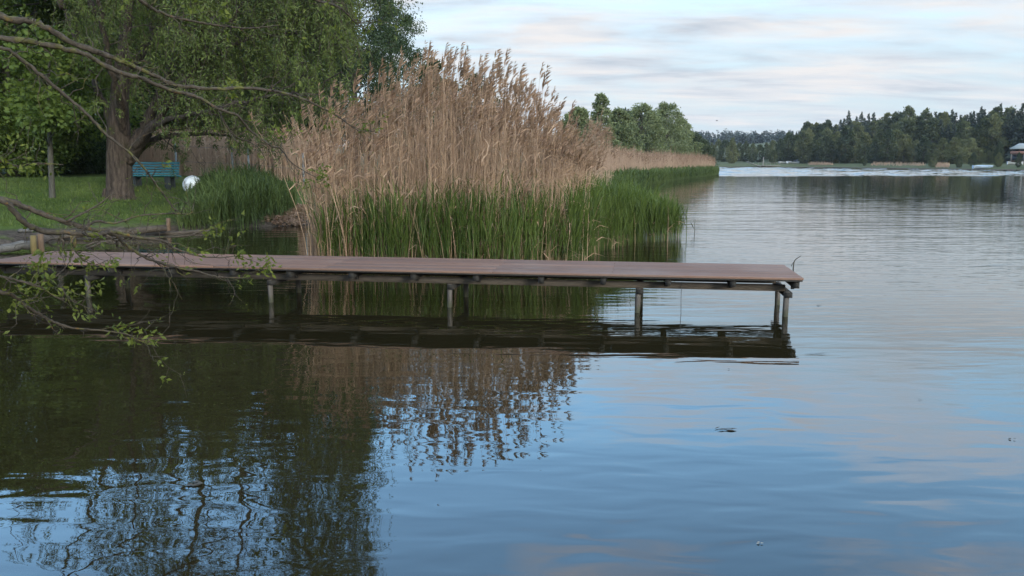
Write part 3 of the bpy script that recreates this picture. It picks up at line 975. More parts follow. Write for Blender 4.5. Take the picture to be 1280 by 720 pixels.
# root flare ridges
for a in (0.2, 1.3, 2.4, 3.6, 4.6, 5.5):
    o = np.array([math.cos(a), math.sin(a), 0])
    tm.tube(smooth_path([wb + o * 0.36 + np.array([0, 0, 0.75]), wb + o * 0.52 + np.array([0, 0, 0.25]), wb + o * 0.95 + np.array([0, 0, -0.12])], 4), np.linspace(0.09, 0.13, 9), 7, True, 0.06)
LIMBS = [
    ([(158, 200), (170, 180), (186, 150), (205, 105), (228, 55), (246, 0), (262, -70), (270, -150)], 0.26, 0.0),
    ([(160, 198), (178, 176), (196, 150), (222, 112), (262, 60), (300, 10), (330, -60)], 0.20, -1.2),
    ([(160, 202), (182, 182), (200, 172), (228, 168), (256, 168), (282, 170), (315, 176)], 0.14, 0.8),
    ([(160, 195), (185, 165), (215, 148), (255, 140), (300, 128), (350, 118), (395, 120)], 0.13, -2.4),
    ([(152, 190), (138, 150), (120, 105), (98, 60), (80, 10), (70, -60)], 0.17, 1.5),
    ([(150, 150), (160, 100), (185, 50), (200, 0), (210, -80), (215, -170)], 0.18, 2.0),
    ([(155, 170), (150, 130), (140, 90), (128, 30), (120, -40), (110, -130)], 0.15, -2.0),
    ([(200, 110), (250, 80), (310, 50), (360, 40), (400, 55)], 0.10, -1.0),
    ([(228, 55), (270, 20), (330, -20), (380, -30), (420, 0)], 0.10, -1.4),
    ([(246, 0), (290, -50), (350, -90), (400, -80)], 0.08, 0.5),
    ([(120, 20), (90, -50), (50, -130), (0, -210), (-40, -260)], 0.11, 0.8),
    ([(246, 0), (262, -90), (252, -190), (225, -290)], 0.10, 0.3),
    ([(210, -80), (190, -170), (165, -240), (150, -310)], 0.10, 0.6),
    ([(80, 10), (30, -60), (-30, -110), (-80, -150)], 0.10, 0.6),
    ([(262, -70), (320, -150), (360, -240), (380, -300)], 0.09, -0.5),
]
tips = []
for pts, r0, dy in LIMBS:
    P = smooth_path([wp(px, py, dy * k / (len(pts) - 1) * 2.2) for k, (px, py) in enumerate(pts)], 5)
    P += RNG.normal(0, 0.03, P.shape)
    tm.tube(P, r0 * (1 - 0.86 * np.linspace(0, 1, len(P)) ** 0.9), 9, True, 0.05)
    for _ in range(10):
        k = RNG.integers(len(P) // 3, len(P))
        e = P[k] + norm(RNG.normal(size=3) * np.array([1, 1, 0.5]) + np.array([0.3, 0, 0.25])) * RNG.uniform(0.7, 2.0)
        limb(tm, P[k], e, r0 * 0.16, 0.012, 0.08, 6, 0.08, 5)
        tips.append(e)
# drooping strands: start points over the crown
starts = []
for _ in range(26):                      # right hand curtain, px 220..435
    for __ in range(85):
        px = 215 + 225 * RNG.random() ** 0.9 + RNG.normal(0, 8)
        py = RNG.uniform(-60, np.interp(px, [215, 260, 300, 350, 390, 440], [125, 140, 158, 160, 125, 40]) + RNG.normal(0, 12))
        dy = RNG.normal(0, 2.2) - 0.8
        starts.append(at(px, py, WY + dy))
for _ in range(900):                      # crown above and left
    px = RNG.uniform(85, 260); py = RNG.uniform(-80, 60)
    starts.append(at(px, py, WY + RNG.normal(0.8, 2.0)))
for _ in range(2300):                     # high, sparser top seen only in the lake
    px = RNG.uniform(310, 435) if RNG.random() < 0.62 else RNG.choice([RNG.uniform(40, 180), RNG.uniform(60, 300)]); py = -60 - 290 * RNG.random() ** 1.1
    starts.append(at(px, py, WY + RNG.normal(0.3, 2.2)))
for e in tips:
    for _ in range(6): starts.append(e + RNG.normal(0, 0.25, 3))
S0 = np.array(starts)
n = len(S0)
L = RNG.uniform(0.3, 1.15, n)
spx = 640 + S0[:, 0] / S0[:, 1] * 1000
selev = 202 - (S0[:, 2] - 2) / S0[:, 1] * 1000
L = np.clip(np.minimum(L, (np.interp(spx, [120, 180, 215, 260, 300, 335, 380, 430, 460], [120, 140, 163, 172, 182, 198, 203, 160, 90]) - selev) / 37.0 + RNG.normal(0, 0.12, n)), 0.15, 2)
Kp = 5
t = np.linspace(0, 1, Kp)
az = RNG.uniform(0, 2 * PI, n)
outw = np.stack([np.cos(az), np.sin(az), 0 * az], -1) * RNG.uniform(0.2, 0.9, n)[:, None]
P = S0[:, None] + outw[:, None] * (L[:, None] * np.sqrt(t)[None])[..., None] + np.array([0, 0, -1.0]) * (L[:, None] * (t ** 1.3)[None])[..., None] * 0.92
tubes3(st, P, np.full((n, Kp), 0.006), np.full(n, 0.5))
srnd = np.clip(RNG.normal(0.5, 0.2, n), 0, 1)
for q in range(24):
    f = RNG.uniform(0.02, 1, n)
    k = f * (Kp - 1); k0 = np.minimum(k.astype(int), Kp - 2); fr = (k - k0)[:, None]
    c = P[np.arange(n), k0] * (1 - fr) + P[np.arange(n), k0 + 1] * fr + RNG.normal(0, 0.05, (n, 3))
    D = RNG.normal(0, 0.7, (n, 3)) + np.array([0, 0, -0.55])
    leaf_quads(cm, c, D, RNG.uniform(0.09, 0.17, n), RNG.uniform(0.012, 0.022, n), np.clip(srnd + RNG.normal(0, 0.12, n), 0, 1))
tm.build('trunk', M['willow_bark'], wroot, smooth=True)
cr = cm.build('crown', M['willow_leaf'], wroot)
st.build('twigs', M['willow_bark'], cr)

# --- trees behind on the left
def gb(px, Y, py=230):
    x = xat(px, Y, py)
    return np.array([x, Y, gz(x, Y)])


broad_tree('maple_tree', gb(20, 36), 12.0, 6.4, 'bright green maple at the left edge behind the lawn', leaf='maple_leaf', nclump=44, nleaf=1500, leaf_len=0.24, leaf_w=0.09, low=0.10, group='trees behind the lawn', fine=1.6)
broad_tree('maple_tree', gb(-120, 33), 11, 6.2, 'bright green maple just outside the left edge behind the lawn', leaf='maple_leaf', nclump=34, nleaf=1300, leaf_len=0.24, leaf_w=0.09, low=0.10, group='trees behind the lawn', fine=1.6)
broad_tree('leafy_tree', gb(120, 46), 14, 6.0, 'dark leafy tree behind the willow trunk', leaf='hedge_leaf', nclump=40, nleaf=1400, leaf_len=0.26, leaf_w=0.09, low=0.08, group='trees behind the lawn', fine=1.6)
broad_tree('leafy_tree', gb(250, 52), 14, 6.6, 'dark leafy tree behind the reed screen and the bench', leaf='dark_leaf', nclump=40, nleaf=1400, leaf_len=0.28, leaf_w=0.09, low=0.14, group='trees behind the lawn', fine=1.6)
broad_tree('leafy_tree', gb(360, 50), 13.5, 5.4, 'dark leafy tree behind the right side of the willow crown', leaf='dark_leaf', nclump=38, nleaf=1300, leaf_len=0.26, leaf_w=0.08, low=0.12, group='trees behind the lawn', fine=1.6)
broad_tree('leafy_tree', gb(306, 58), 12.5, 5.0, 'dark leafy tree farthest back between the willow and the birches', leaf='hedge_leaf', nclump=34, nleaf=1000, leaf_len=0.26, leaf_w=0.09, low=0.04, group='trees behind the lawn', fine=1.6)
broad_tree('birch_tree', gb(446, 46), 12.6, 3.7, 'airy drooping birch rising behind the left half of the dry reeds', leaf='dark_leaf', nclump=40, nleaf=560, leaf_len=0.2, leaf_w=0.055, low=0.16, droop=0.8, group='trees behind the lawn', fine=1.6)
broad_tree('birch_tree', gb(492, 52), 11.0, 2.8, 'lower airy birch with tapering right outline behind the dry reeds', leaf='dark_leaf', nclump=34, nleaf=460, leaf_len=0.2, leaf_w=0.055, low=0.16, droop=0.8, group='trees behind the lawn', fine=1.6)
broad_tree('willow_bush', gb(540, 40), 6.3, 2.2, 'green bush half hidden among the tops of the dry reeds', cat='bush', leaf='dark_leaf', nclump=22, nleaf=420, leaf_len=0.2, leaf_w=0.05, low=0.15, group='bushes behind the reed bed')
broad_tree('willow_bush', gb(600, 44), 6.2, 2.0, 'thin green bush showing between the reed plumes against the sky', cat='bush', leaf='dark_leaf', nclump=18, nleaf=300, leaf_len=0.2, leaf_w=0.05, low=0.15, group='bushes behind the reed bed')
for k, (px, Y, H, s, lab) in enumerate(((-60, 38, 3.2, 2.6, 'dense hedge bush at the left end of the lawn'), (30, 41, 3.0, 2.8, 'dense hedge bush behind the grey sapling'), (92, 40, 3.0, 2.4, 'dense hedge bush left of the willow trunk'), (128, 43, 2.8, 2.2, 'dense hedge bush partly behind the willow trunk'))):
    broad_tree('hedge_bush', gb(px, Y), H, s, lab, cat='bush', leaf='hedge_leaf', nclump=22, nleaf=900, leaf_len=0.16, leaf_w=0.05, low=0.1, group='hedge bushes behind the lawn')

# thin sapling at left
sb = at(66, 262, 26.0); sb[2] = gz(sb[0], sb[1])
r_ = empty('sapling', sb); tag(r_, 'thin grey sapling standing on the bank left of the willow', 'tree')
q = MB()
q.tube(smooth_path([sb + np.array([0, 0, -.2]), at(65, 235, 26), at(63, 195, 26), at(62, 150, 26), at(60, 100, 26), at(63, 60, 26)], 4), np.linspace(0.11, 0.03, 21), 9, True, 0.03)
qt, qc = q, MB()
cl = []
for px, py in ((40, 120), (80, 110), (95, 80), (30, 75), (62, 50), (50, 150), (85, 140)):
    e = at(px, py, 26 + RNG.normal(0, .8)); limb(q, at(62, py + 35, 26), e, 0.025, 0.008, 0.03, 5, 0.06, 5)
    cl.append((e, (0.8, 0.8, 0.5), 420))
crown_clumps(cl, 0.17, 0.06, 1.0, qc, 0.2)
q.build('trunk', M['sapling_bark'], r_, smooth=True); qc.build('crown', M['maple_leaf'], r_)

# --- mid-distance alders on the spit
for k, (px, Y, pt, s, lf, lab) in enumerate((
        (722, 86, 134, 2.6, 'alder_leaf', 'pale green willow at the left end of the clump on the reedy spit'),
        (750, 90, 117, 2.3, 'alder_leaf', 'tall pointed pale tree rising above the clump on the spit'),
        (773, 100, 138, 2.6, 'alder_leaf', 'rounded tree second from the pointed one on the spit'),
        (800, 112, 131, 3.2, 'alder_leaf', 'tall broad tree in the middle of the clump on the spit'),
        (831, 126, 130, 3.2, 'alder_leaf', 'tall tree near the right end of the clump on the spit'),
        (849, 136, 150, 2.2, 'alder_leaf', 'shorter tree at the right end of the clump on the spit'),
        (815, 134, 140, 3.0, 'far_leaf', 'darker tree standing behind the clump on the spit'),
        (782, 124, 140, 3.0, 'far_leaf', 'darker tree at the back of the clump behind the pointed tree'),
        (864, 146, 168, 2.4, 'far_leaf', 'low bushy tree at the far tip of the spit'))):
    b0 = gb(px, Y); H = at(px, pt, Y)[2] - b0[2]
    broad_tree('alder_tree', b0, H, s * 1.25 * Y / 96, lab, leaf=lf, nclump=70, nleaf=170 if k != 1 else 80, leaf_len=0.30, leaf_w=0.085, low=0.05, csize=0.62, group='trees on the reedy spit', taper=0.6 if k != 1 else 0.34)

# --- far shore forest
def make_conifer(H, seed):
    global RNG
    RNG = np.random.default_rng(seed)
    root = empty('spruce_tree', (0, 0, 0))
    tm, cm = MB(), MB()
    tm.tube([(0, 0, -0.5), (0, 0, H * .5), (0, 0, H * .98)], [H * .014, H * .009, 0.02], 6)
    z0 = H * RNG.uniform(0.08, 0.2)
    nw = 26
    for k in range(nw):
        f = k / (nw - 1)
        z = z0 + (H - z0) * f
        r_ = H * 0.21 * (1 - f) ** 0.75 * RNG.uniform(0.75, 1.2) + 0.12
        m_ = int(12 - 5 * f)
        a = RNG.uniform(0, 2 * PI, m_)
        d = np.stack([np.cos(a), np.sin(a), RNG.uniform(-0.5, 0.0, m_) + 0.35 * f], -1)
        L = r_ * RNG.uniform(0.7, 1.25, m_)
        leaf_quads(cm, np.tile([[0, 0, z]], (m_, 1)) + RNG.normal(0, .1, (m_, 3)), d, L, L * 0.28, RNG.random(m_))
        # hanging sprays along each branch
        for g_ in (0.45, 0.75, 0.95):
            c = np.array([[0, 0, z]]) + norm(d) * (L * g_)[:, None]
            leaf_quads(cm, c, RNG.normal(0, .6, (m_, 3)) + np.array([0, 0, -0.7]), 0.55 + 0.0 * L, 0.22, RNG.random(m_))
    tm.build('trunk', M['trunk_bark'], root); cm.build('crown', M['conifer_needle'], root)
    return root


def make_far_broad(H, spread, seed):
    global RNG
    RNG = np.random.default_rng(seed)
    return broad_tree('broadleaf_tree', (0, 0, 0), H, spread, 'x', leaf='far_leaf', nclump=48, nleaf=90, leaf_len=0.6, leaf_w=0.2, low=0.06, csize=0.75, r0=0.25, taper=0.65)


conif = [make_conifer(16, 100 + k) for k in range(5)]
broad = [make_far_broad(14, s, 200 + k) for k, s in enumerate((4.2, 4.8, 5.4, 4.0, 5.0))]
used = {}
RNG = np.random.default_rng(33)


def place(proto, px, Y, ptop, label, group, cat='tree', wide=1.0, h0=None):
    x = xat(px, Y); z = gz(x, Y)
    H0 = 16.0 if proto in conif else 14.3
    ztop = at(px, ptop, Y)[2]
    s = max(0.25, (ztop - z) / H0)
    if id(proto) in used: o = copy_tree(proto)
    else: o = proto; used[id(proto)] = 1
    o.location = (x, Y, z - (0.10 * (ztop - z) if cat == 'bush' else 0.3))
    o.rotation_euler = (0, 0, RNG.uniform(0, 6.28))
    w = min(s, 1.25) * wide
    o.scale = (w, w, s)
    tag(o, label, cat, group)
    return o


def shoreY(px):
    return float(np.interp(px, [840, 905, 1000, 1100, 1200, 1280, 1400], [285, 290, 280, 240, 203, 185, 165]))


sil_x = [975, 990, 1010, 1030, 1050, 1075, 1095, 1115, 1130, 1145, 1165, 1185, 1200, 1215, 1235, 1255, 1280, 1400]
sil_y = [168, 158, 152, 147, 143, 141, 142, 139, 136, 132, 139, 138, 136, 136, 134, 130, 127, 118]
# back row: skyline conifers
px = 984.0
while px < 1420:
    Y = shoreY(px) + RNG.uniform(70, 95)
    top = np.interp(px, sil_x, sil_y) + RNG.normal(2.0, 4.5)
    if RNG.random() < (0.5 if px < 1180 else 0.8):
        place(conif[RNG.integers(5)], px, Y, top, 'dark spruce on the skyline of the wood across the lake', 'skyline spruces of the far wood', wide=0.85)
    else:
        place(broad[RNG.integers(5)], px, Y, top + 3, 'dull green broadleaf tree among the skyline spruces across the lake', 'broadleaf trees on the far skyline', wide=0.85)
    px += RNG.uniform(3.6, 6.5)
px = 980.0
while px < 1400:
    Y = shoreY(px) + RNG.uniform(45, 65)
    top = np.interp(px, sil_x, sil_y) + RNG.uniform(8, 22)
    if RNG.random() < 0.42:
        place(conif[RNG.integers(5)], px, Y, top, 'dark spruce in the middle rows of the wood across the lake', 'middle spruces of the far wood')
    else:
        place(broad[RNG.integers(5)], px, Y, top, 'olive broadleaf tree in the middle rows of the wood across the lake', 'middle broadleaf trees of the far wood')
    px += RNG.uniform(6.5, 11.0)
px = 984.0
while px < 1400:
    Y = shoreY(px) + RNG.uniform(24, 36)
    top = np.interp(px, [984, 1000, 1060, 1180, 1230, 1400], [172, 160, 164, 172, 182, 178]) + RNG.normal(0, 5)
    if not 1248 < px < 1296:
        place(broad[RNG.integers(5)], px, Y, top, 'broad leafy tree at the front edge of the wood across the lake', 'front trees of the far wood', wide=1.1)
    px += RNG.uniform(9.0, 15.0)
# left part of the far shore
for k, px in enumerate(np.arange(846, 990, 8.5)):
    Y = shoreY(px) + RNG.uniform(40, 70)
    place(broad[k % 5], px, Y, np.interp(px, [846, 870, 900, 950, 985], [172, 172, 174, 180, 172]) + RNG.normal(0, 2.5), 'rounded dark green tree on the low far shore left of the wood', 'trees on the low far shore', wide=0.95)
place(broad[1], 914, 306, 176, 'tall dark tree with a pale trunk on the low far shore', 'trees on the low far shore')
place(broad[2], 966, 300, 186, 'brighter green round tree on the low far shore beside the little landing', 'trees on the low far shore', wide=0.9)
place(broad[3], 1003, 296, 162, 'big dark tree at the left corner of the wood by the white boats', 'front trees of the far wood', wide=1.1)
place(broad[4], 1030, 290, 168, 'large spreading tree at the water edge left of the tan reeds', 'front trees of the far wood', wide=1.25)
place(broad[0], 1247, 225, 176, 'light green tree left of the house', 'front trees of the far wood', wide=0.8)
# shore bushes
for px, dY, top, w, lab in ((1080, 6, 196, 0.5, 'small dark round bush at the water across the lake'), (1165, 5, 195, 0.65, 'pale willow bush on the far shore beside the sandy patch'),
                            (1198, 5, 199, 0.6, 'dark low bush right of the sandy patch on the far shore'), (1215, 7, 198, 0.6, 'dull low bush between the sandy patch and the covered boat'),
                            (1247, 6, 197, 0.7, 'grey green bush below the house at the water'), (1272, 5, 202, 0.5, 'low bush at the water in front of the house'),
                            (1296, 6, 196, 0.7, 'bush at the water just right of the house')):
    place(broad[RNG.integers(5)], px, shoreY(px) + dY, top, lab, 'bushes along the far shore', 'bush', wide=w * 1.4)

# far wooded ridge as one mass
rm = MB()
nT = 620
pxs = RNG.uniform(560, 1300, nT); Ys = RNG.uniform(760, 1000, nT)
for px, Y in zip(pxs, Ys):
    x = xat(px, Y); z = gz(x, Y)
    top = at(px, 163.5 + RNG.normal(0, 1.3) + max(0, (Y < 830) * 5), Y)[2]
    H = max(6, top - z)
    m_ = 46
    f = RNG.random(m_) ** 0.8
    a = RNG.uniform(0, 2 * PI, m_)
    w_ = (1 - f) ** 0.8 * 5.0 + 0.3
    c = np.stack([x + np.cos(a) * w_ * .4, Y + np.sin(a) * w_ * .4, z + H * f * 0.95], -1)
    leaf_quads(rm, c, np.stack([np.cos(a), np.sin(a), RNG.uniform(-.6, .9, m_)], -1), w_ * 0.8 + 1.2, w_ * 0.25 + 0.35, RNG.random(m_))
tag(rm.build('distant_wood', M['ridge_needle']), 'dark wooded ridge closing the horizon behind the far shore', 'wood', kind='stuff')

# tan reed and sand strips on the far shore
fm, fp = MB(), MB()
for a, b_ in ((1086, 1158), (1008, 1042)):
    p = scatter([pxy(a, shoreY(a) + 7), pxy(b_, shoreY(b_) + 7), pxy(b_ - 6, shoreY(b_) + 18), pxy(a + 9, shoreY(a) + 18)], 300)
    base = np.stack([p[:, 0], p[:, 1], ground_z(p[:, 0], p[:, 1]) - .1], -1)
    dry_reeds(fm, fp, base, RNG.uniform(0.35, 1.0, len(p)), RNG.normal(0, .08, (len(p), 2)), np.full(len(p), 0.07), 0.0, 0)
p = scatter([pxy(1168, shoreY(1168) + 3), pxy(1186, shoreY(1186) + 3), pxy(1186, shoreY(1186) + 12), pxy(1168, shoreY(1168) + 12)], 220)
base = np.stack([p[:, 0], p[:, 1], ground_z(p[:, 0], p[:, 1]) - .1], -1)
dry_reeds(fm, fp, base, RNG.uniform(0.3, 1.1, len(p)), RNG.normal(0, .08, (len(p), 2)), np.full(len(p), 0.07), 0.0, 0)
tag(fm.build('shore_reeds', M['far_reed']), 'tan strips of dry reed along the shore across the lake', 'reeds', kind='stuff')

# ------------------------------------------------------------------ bench
by = 29.5
bl, br_ = at(158, 222, by), at(225, 222, by)
bx = (bl[0] + br_[0]) / 2; bz = gz(bx, by)
# the lawn carries the bench where the photo shows its feet
bench = empty('park_bench', (bx, by, bz))
tag(bench, 'turquoise slatted bench with dark legs on the lawn right of the willow trunk', 'bench')
bwid = br_[0] - bl[0]
seat, back = MB(), MB()
for k in range(4):
    seat.box((bx, by - 0.28 + k * 0.13, bz + 0.45 + 0.012 * (1.5 - k)), (bwid, 0.11, 0.05))
for k in range(5):
    z = bz + 0.535 + k * 0.094; y = by + 0.20 + k * 0.028
    a = 0.28
    back.box((bx - 0.03, y, z), (bwid - 0.16, 0.03, 0.066), np.array([[1, 0, 0], [0, math.cos(a), -math.sin(a)], [0, math.sin(a), math.cos(a)]]))
seat.build('seat', M['bench_paint'], bench, bevel=0.008)
back.build('backrest', M['bench_paint'], bench, bevel=0.008)
for sx_ in (-1, 1):
    q = MB(); lx = bx + sx_ * (bwid / 2 - 0.36)
    q.box((lx, by - 0.24, bz + 0.19), (0.20, 0.09, 0.46)); q.box((lx, by + 0.16, bz + 0.19), (0.20, 0.09, 0.46)); q.box((lx, by - 0.04, bz + 0.41), (0.16, 0.46, 0.05))
    aa = np.array([[1, 0, 0], [0, math.cos(.28), -math.sin(.28)], [0, math.sin(.28), math.cos(.28)]])
    q.box((lx, by + 0.285, bz + 0.70), (0.06, 0.05, 0.56), aa)
    q.build('leg', M['bench_leg'], bench, bevel=0.01)

# globe
gy = 27.2
gc = at(241, 231.5, gy)
gr = 0.325
gb0 = gz(gc[0], gy)
globe = empty('garden_globe', (gc[0], gy, gb0)); tag(globe, 'large white mottled globe at the edge of the sedge near the bench', 'globe')
q = MB()
th_ = np.linspace(0, PI, 17); ph_ = np.linspace(0, 2 * PI, 32, endpoint=False)
Tt, Pp = np.meshgrid(th_, ph_, indexing='ij')
V = gc + gr * np.stack([np.sin(Tt) * np.cos(Pp), np.sin(Tt) * np.sin(Pp), np.cos(Tt)], -1).reshape(-1, 3)
i, j = np.meshgrid(np.arange(16), np.arange(32), indexing='ij'); j2 = (j + 1) % 32
q.add(V, np.stack([i * 32 + j, (i + 1) * 32 + j, (i + 1) * 32 + j2, i * 32 + j2], -1).reshape(-1, 4))
q.build('sphere', M['globe'], globe, smooth=True)
q = MB(); q.tube([(gc[0], gy, gb0 - .2), (gc[0], gy, gc[2] - gr * 0.9)], 0.12, 12); q.build('base', M['fence_post'], globe)

# fence posts behind the sedge with wire
fy = 35.0
fr_ = empty('wire_fence', gb(310, fy)); tag(fr_, 'grey posts with thin wires in front of the pale reed screen', 'fence')
fpx = (222, 292, 312, 380)
prev = None
for px in fpx:
    b0 = gb(px, fy); q = MB(); q.tube([b0 + np.array([0, 0, -.3]), b0 + np.array([0, 0, 1.55])], 0.045, 8); q.build('post', M['fence_post'], fr_)
    if prev is not None:
        q = MB()
        for hz in (0.8, 1.45): q.tube([prev + np.array([0, -.05, hz]), (prev + b0) / 2 + np.array([0, -.05, hz - .03]), b0 + np.array([0, -.05, hz])], 0.006, 4)
        q.build('wire', M['wire'], fr_)
    prev = b0

# ------------------------------------------------------------------ logs, stakes on the left bank
def log(px0, py0, px1, py1, z0, z1, r0, r1, mat, label, group='logs on the left bank', name='log'):
    a, b_ = wat(px0, py0, z0), wat(px1, py1, z1)
    P = np.array([a + (b_ - a) * t for t in np.linspace(0, 1, 9)]); P[1:-1] += RNG.normal(0, 0.015, (7, 3))
    q = MB(); q.tube(P, np.linspace(r0, r1, 9), 11, True, 0.05)
    tag(q.build(name, M[mat], origin=a, smooth=False), label, name.replace('_', ' '), group)


log(-6, 313, 38, 306, 0.08, 0.15, 0.09, 0.10, 'pale_log', 'pale grey log lying on the bank at the left frame edge behind the pier')
log(72, 297, 208, 285, 0.05, 0.18, 0.06, 0.10, 'log_bark', 'brown log lying along the waterline below the willow')
log(150, 293, 262, 290, 0.0, 0.03, 0.05, 0.06, 'log_bark', 'dark half sunken log at the water edge below the globe')
log(40, 262, 140, 258, 0.32, 0.36, 0.05, 0.09, 'log_bark', 'long brown branch lying in the grass left of the willow trunk')
log(24, 289, 42, 288, 0.36, 0.38, 0.05, 0.05, 'pale_log', 'short white stick lying on the grass above the stakes')
for px, py, hgt, r_, mt, lab in ((43, 317, 0.40, 0.065, 'stake_wood', 'yellowish wooden stake driven in beside the pale log'),
                                 (52, 316, 0.42, 0.07, 'stake_dark', 'reddish brown stake just right of the yellow one'),
                                 (92, 304, 0.32, 0.07, 'stake_wood', 'short yellowish stake at the waterline among the roots'),
                                 (211, 289, 0.38, 0.06, 'stake_dark', 'brown stake at the water edge below the globe')):
    b0 = wat(px, py, 0.0); q = MB()
    q.tube([b0 + np.array([0, 0, -.4]), b0 + np.array([0.0, 0, hgt * .5]), b0 + np.array([0.01, 0, hgt])], [r_, r_, r_ * 0.93], 9, True, 0.04)
    tag(q.build('stake', M[mt], origin=b0), lab, 'stake', 'stakes along the left bank')
# roots and driftwood sticks under the willow
for k in range(9):
    a = wat(RNG.uniform(50, 190), RNG.uniform(292, 305), 0.1); e = a + np.array([RNG.uniform(-.9, .9), RNG.uniform(-.3, .3), RNG.uniform(0.0, .25)])
    q = MB(); limb(q, a + np.array([0, 0, -.1]), e, 0.03, 0.012, 0.06, 8, 0.06, 6)
    tag(q.build('driftwood_stick', M['log_bark'], origin=a), 'thin brown driftwood stick tangled on the bank below the willow', 'stick', 'driftwood below the willow')
# leaf litter at the inlet (structure-like stuff)
q = MB()
p = scatter([wat(330, 283)[:2], wat(378, 283)[:2], pxy(384, 28.5), pxy(335, 28)], 1500)
z = np.maximum(ground_z(p[:, 0], p[:, 1]), 0.0) + 0.03
leaf_quads(q, np.stack([p[:, 0], p[:, 1], z + RNG.uniform(0, .12, len(p))], -1), RNG.normal(size=(len(p), 3)) * np.array([1, 1, .3]), 0.14, 0.035, RNG.random(len(p)))
tag(q.build('reed_litter', M['dry_plume']), 'brown heap of dead reed litter at the inlet beside the sedge', 'litter', kind='stuff')

# ------------------------------------------------------------------ overhanging tree in the foreground
TX, TY = -6.9, 4.4
tz = gz(TX, TY)
oroot = empty('overhanging_tree', (TX, TY, tz))
tag(oroot, 'bare lichen covered branches with fresh leaves reaching in from the left foreground', 'tree')
q = MB()
tk = smooth_path([(TX, TY, tz - .4), (TX + .02, TY, tz + .3), (TX + .1, TY + .1, 1.6), (TX + .3, TY + .2, 3.0), (TX + .5, TY + .4, 5.0), (TX + .9, TY + .7, 7.5)], 5)
q.tube(tk, np.linspace(0.32, 0.10, len(tk)), 14, True, 0.04)
q.build('trunk', M['willow_bark'], oroot, smooth=True)


def on_trunk(z):
    return np.array([np.interp(z, tk[:, 2], tk[:, 0]), np.interp(z, tk[:, 2], tk[:, 1]), z])


BR = [  # (trunk height or None, [(px,py)...], Y near, Y far, radius start, radius end)
    (2.7, [(0, 22), (47, 31), (94, 55), (144, 73), (175, 86), (219, 106), (266, 111), (312, 110), (359, 117), (397, 132), (424, 147), (448, 163), (464, 164)], 5.6, 7.2, 0.027, 0.004),
    (2.5, [(0, 48), (53, 55), (103, 67), (141, 87), (175, 97), (212, 112), (247, 121), (273, 136), (297, 145), (312, 162), (339, 182), (351, 186), (363, 202), (384, 216), (403, 225)], 5.4, 7.0, 0.023, 0.003),
    (2.4, [(0, 59), (28, 75), (62, 103), (103, 137), (134, 169), (169, 197), (187, 219), (202, 240), (220, 264)], 5.0, 5.8, 0.015, 0.006),
    (4.2, [(110, -60), (175, 0), (194, 12), (219, 22), (250, 28), (281, 33), (312, 35), (350, 31)], 5.8, 6.8, 0.018, 0.004),
    (4.6, [(300, -60), (395, 0), (410, 4), (427, 11), (446, 30), (459, 38)], 6.5, 7.5, 0.016, 0.004),
    (1.5, [(0, 249), (29, 277), (54, 288), (97, 292), (123, 293), (141, 290), (162, 295), (202, 301), (217, 310), (245, 319), (274, 322), (296, 320)], 5.0, 6.2, 0.024, 0.004),
    (1.6, [(7, 250), (36, 261), (72, 274), (108, 285), (141, 292), (155, 304), (180, 321), (209, 331), (245, 339), (271, 346), (300, 347)], 5.4, 6.4, 0.024, 0.005),
    (None, [(108, 285), (141, 293), (170, 297), (202, 297), (238, 294), (253, 288), (274, 285)], 5.9, 6.4, 0.012, 0.004),
    (None, [(97, 292), (119, 277), (144, 279), (173, 270), (220, 267), (238, 267), (243, 252)], 5.4, 6.0, 0.011, 0.003),
    (None, [(83, 277), (119, 258), (144, 240)], 5.6, 5.8, 0.009, 0.004),
    (1.3, [(0, 364), (17, 370), (31, 382), (50, 393), (64, 401), (91, 410), (117, 412), (159, 418), (175, 426), (196, 434)], 5.0, 5.8, 0.016, 0.003),
    (1.35, [(0, 346), (19, 350), (45, 357), (58, 364), (72, 372), (93, 378), (124, 391)], 4.8, 5.4, 0.010, 0.003),
    (None, [(40, 357), (70, 345), (85, 330), (92, 316)], 5.1, 5.3, 0.006, 0.003),
    (None, [(92, 312), (105, 325), (118, 331), (135, 325)], 5.6, 5.7, 0.006, 0.003),
    (None, [(273, 138), (283, 157), (294, 170), (313, 178), (325, 187), (335, 206)], 6.3, 6.7, 0.009, 0.003),
    (2.3, [(-20, 225), (0, 202), (22, 208), (45, 204), (80, 206)], 5.2, 5.6, 0.008, 0.003),
]
LEAFY = {0: 0.5, 1: 0.7, 2: 0.12, 3: 0.4, 4: 1.2, 5: 0.8, 6: 0.8, 7: 0.7, 8: 0.15, 9: 0.1, 10: 1.3, 11: 2.0, 12: 2.6, 13: 2.6, 14: 1.0, 15: 2.5}
EXTRA = {7: [(274, 285), (268, 287)], 5: [(300, 322), (322, 328)], 6: [(310, 338), (330, 338), (338, 332)], 10: [(150, 412), (165, 415), (188, 420), (20, 380)], 11: [(50, 340), (52, 326), (93, 370), (118, 355), (48, 352)], 13: [(112, 328), (100, 322), (50, 318)], 15: [(5, 200), (30, 205)],
         0: [(290, 105), (460, 160), (290, 108)], 1: [(395, 218), (350, 170), (405, 222)], 3: [(240, 12), (275, 20)], 4: [(459, 38), (445, 22)]}


def twig_leaves(lm, c, d, size=1.0):
    m_ = RNG.integers(4, 9)
    leaf_quads(lm, np.repeat(c[None], m_, 0) + RNG.normal(0, .02, (m_, 3)), np.repeat(d[None], m_, 0) + RNG.normal(0, .8, (m_, 3)) + np.array([0, 0, -0.25]),
               RNG.uniform(0.022, 0.055, m_) * size, RNG.uniform(0.006, 0.013, m_) * size, RNG.random(m_), 0.4)


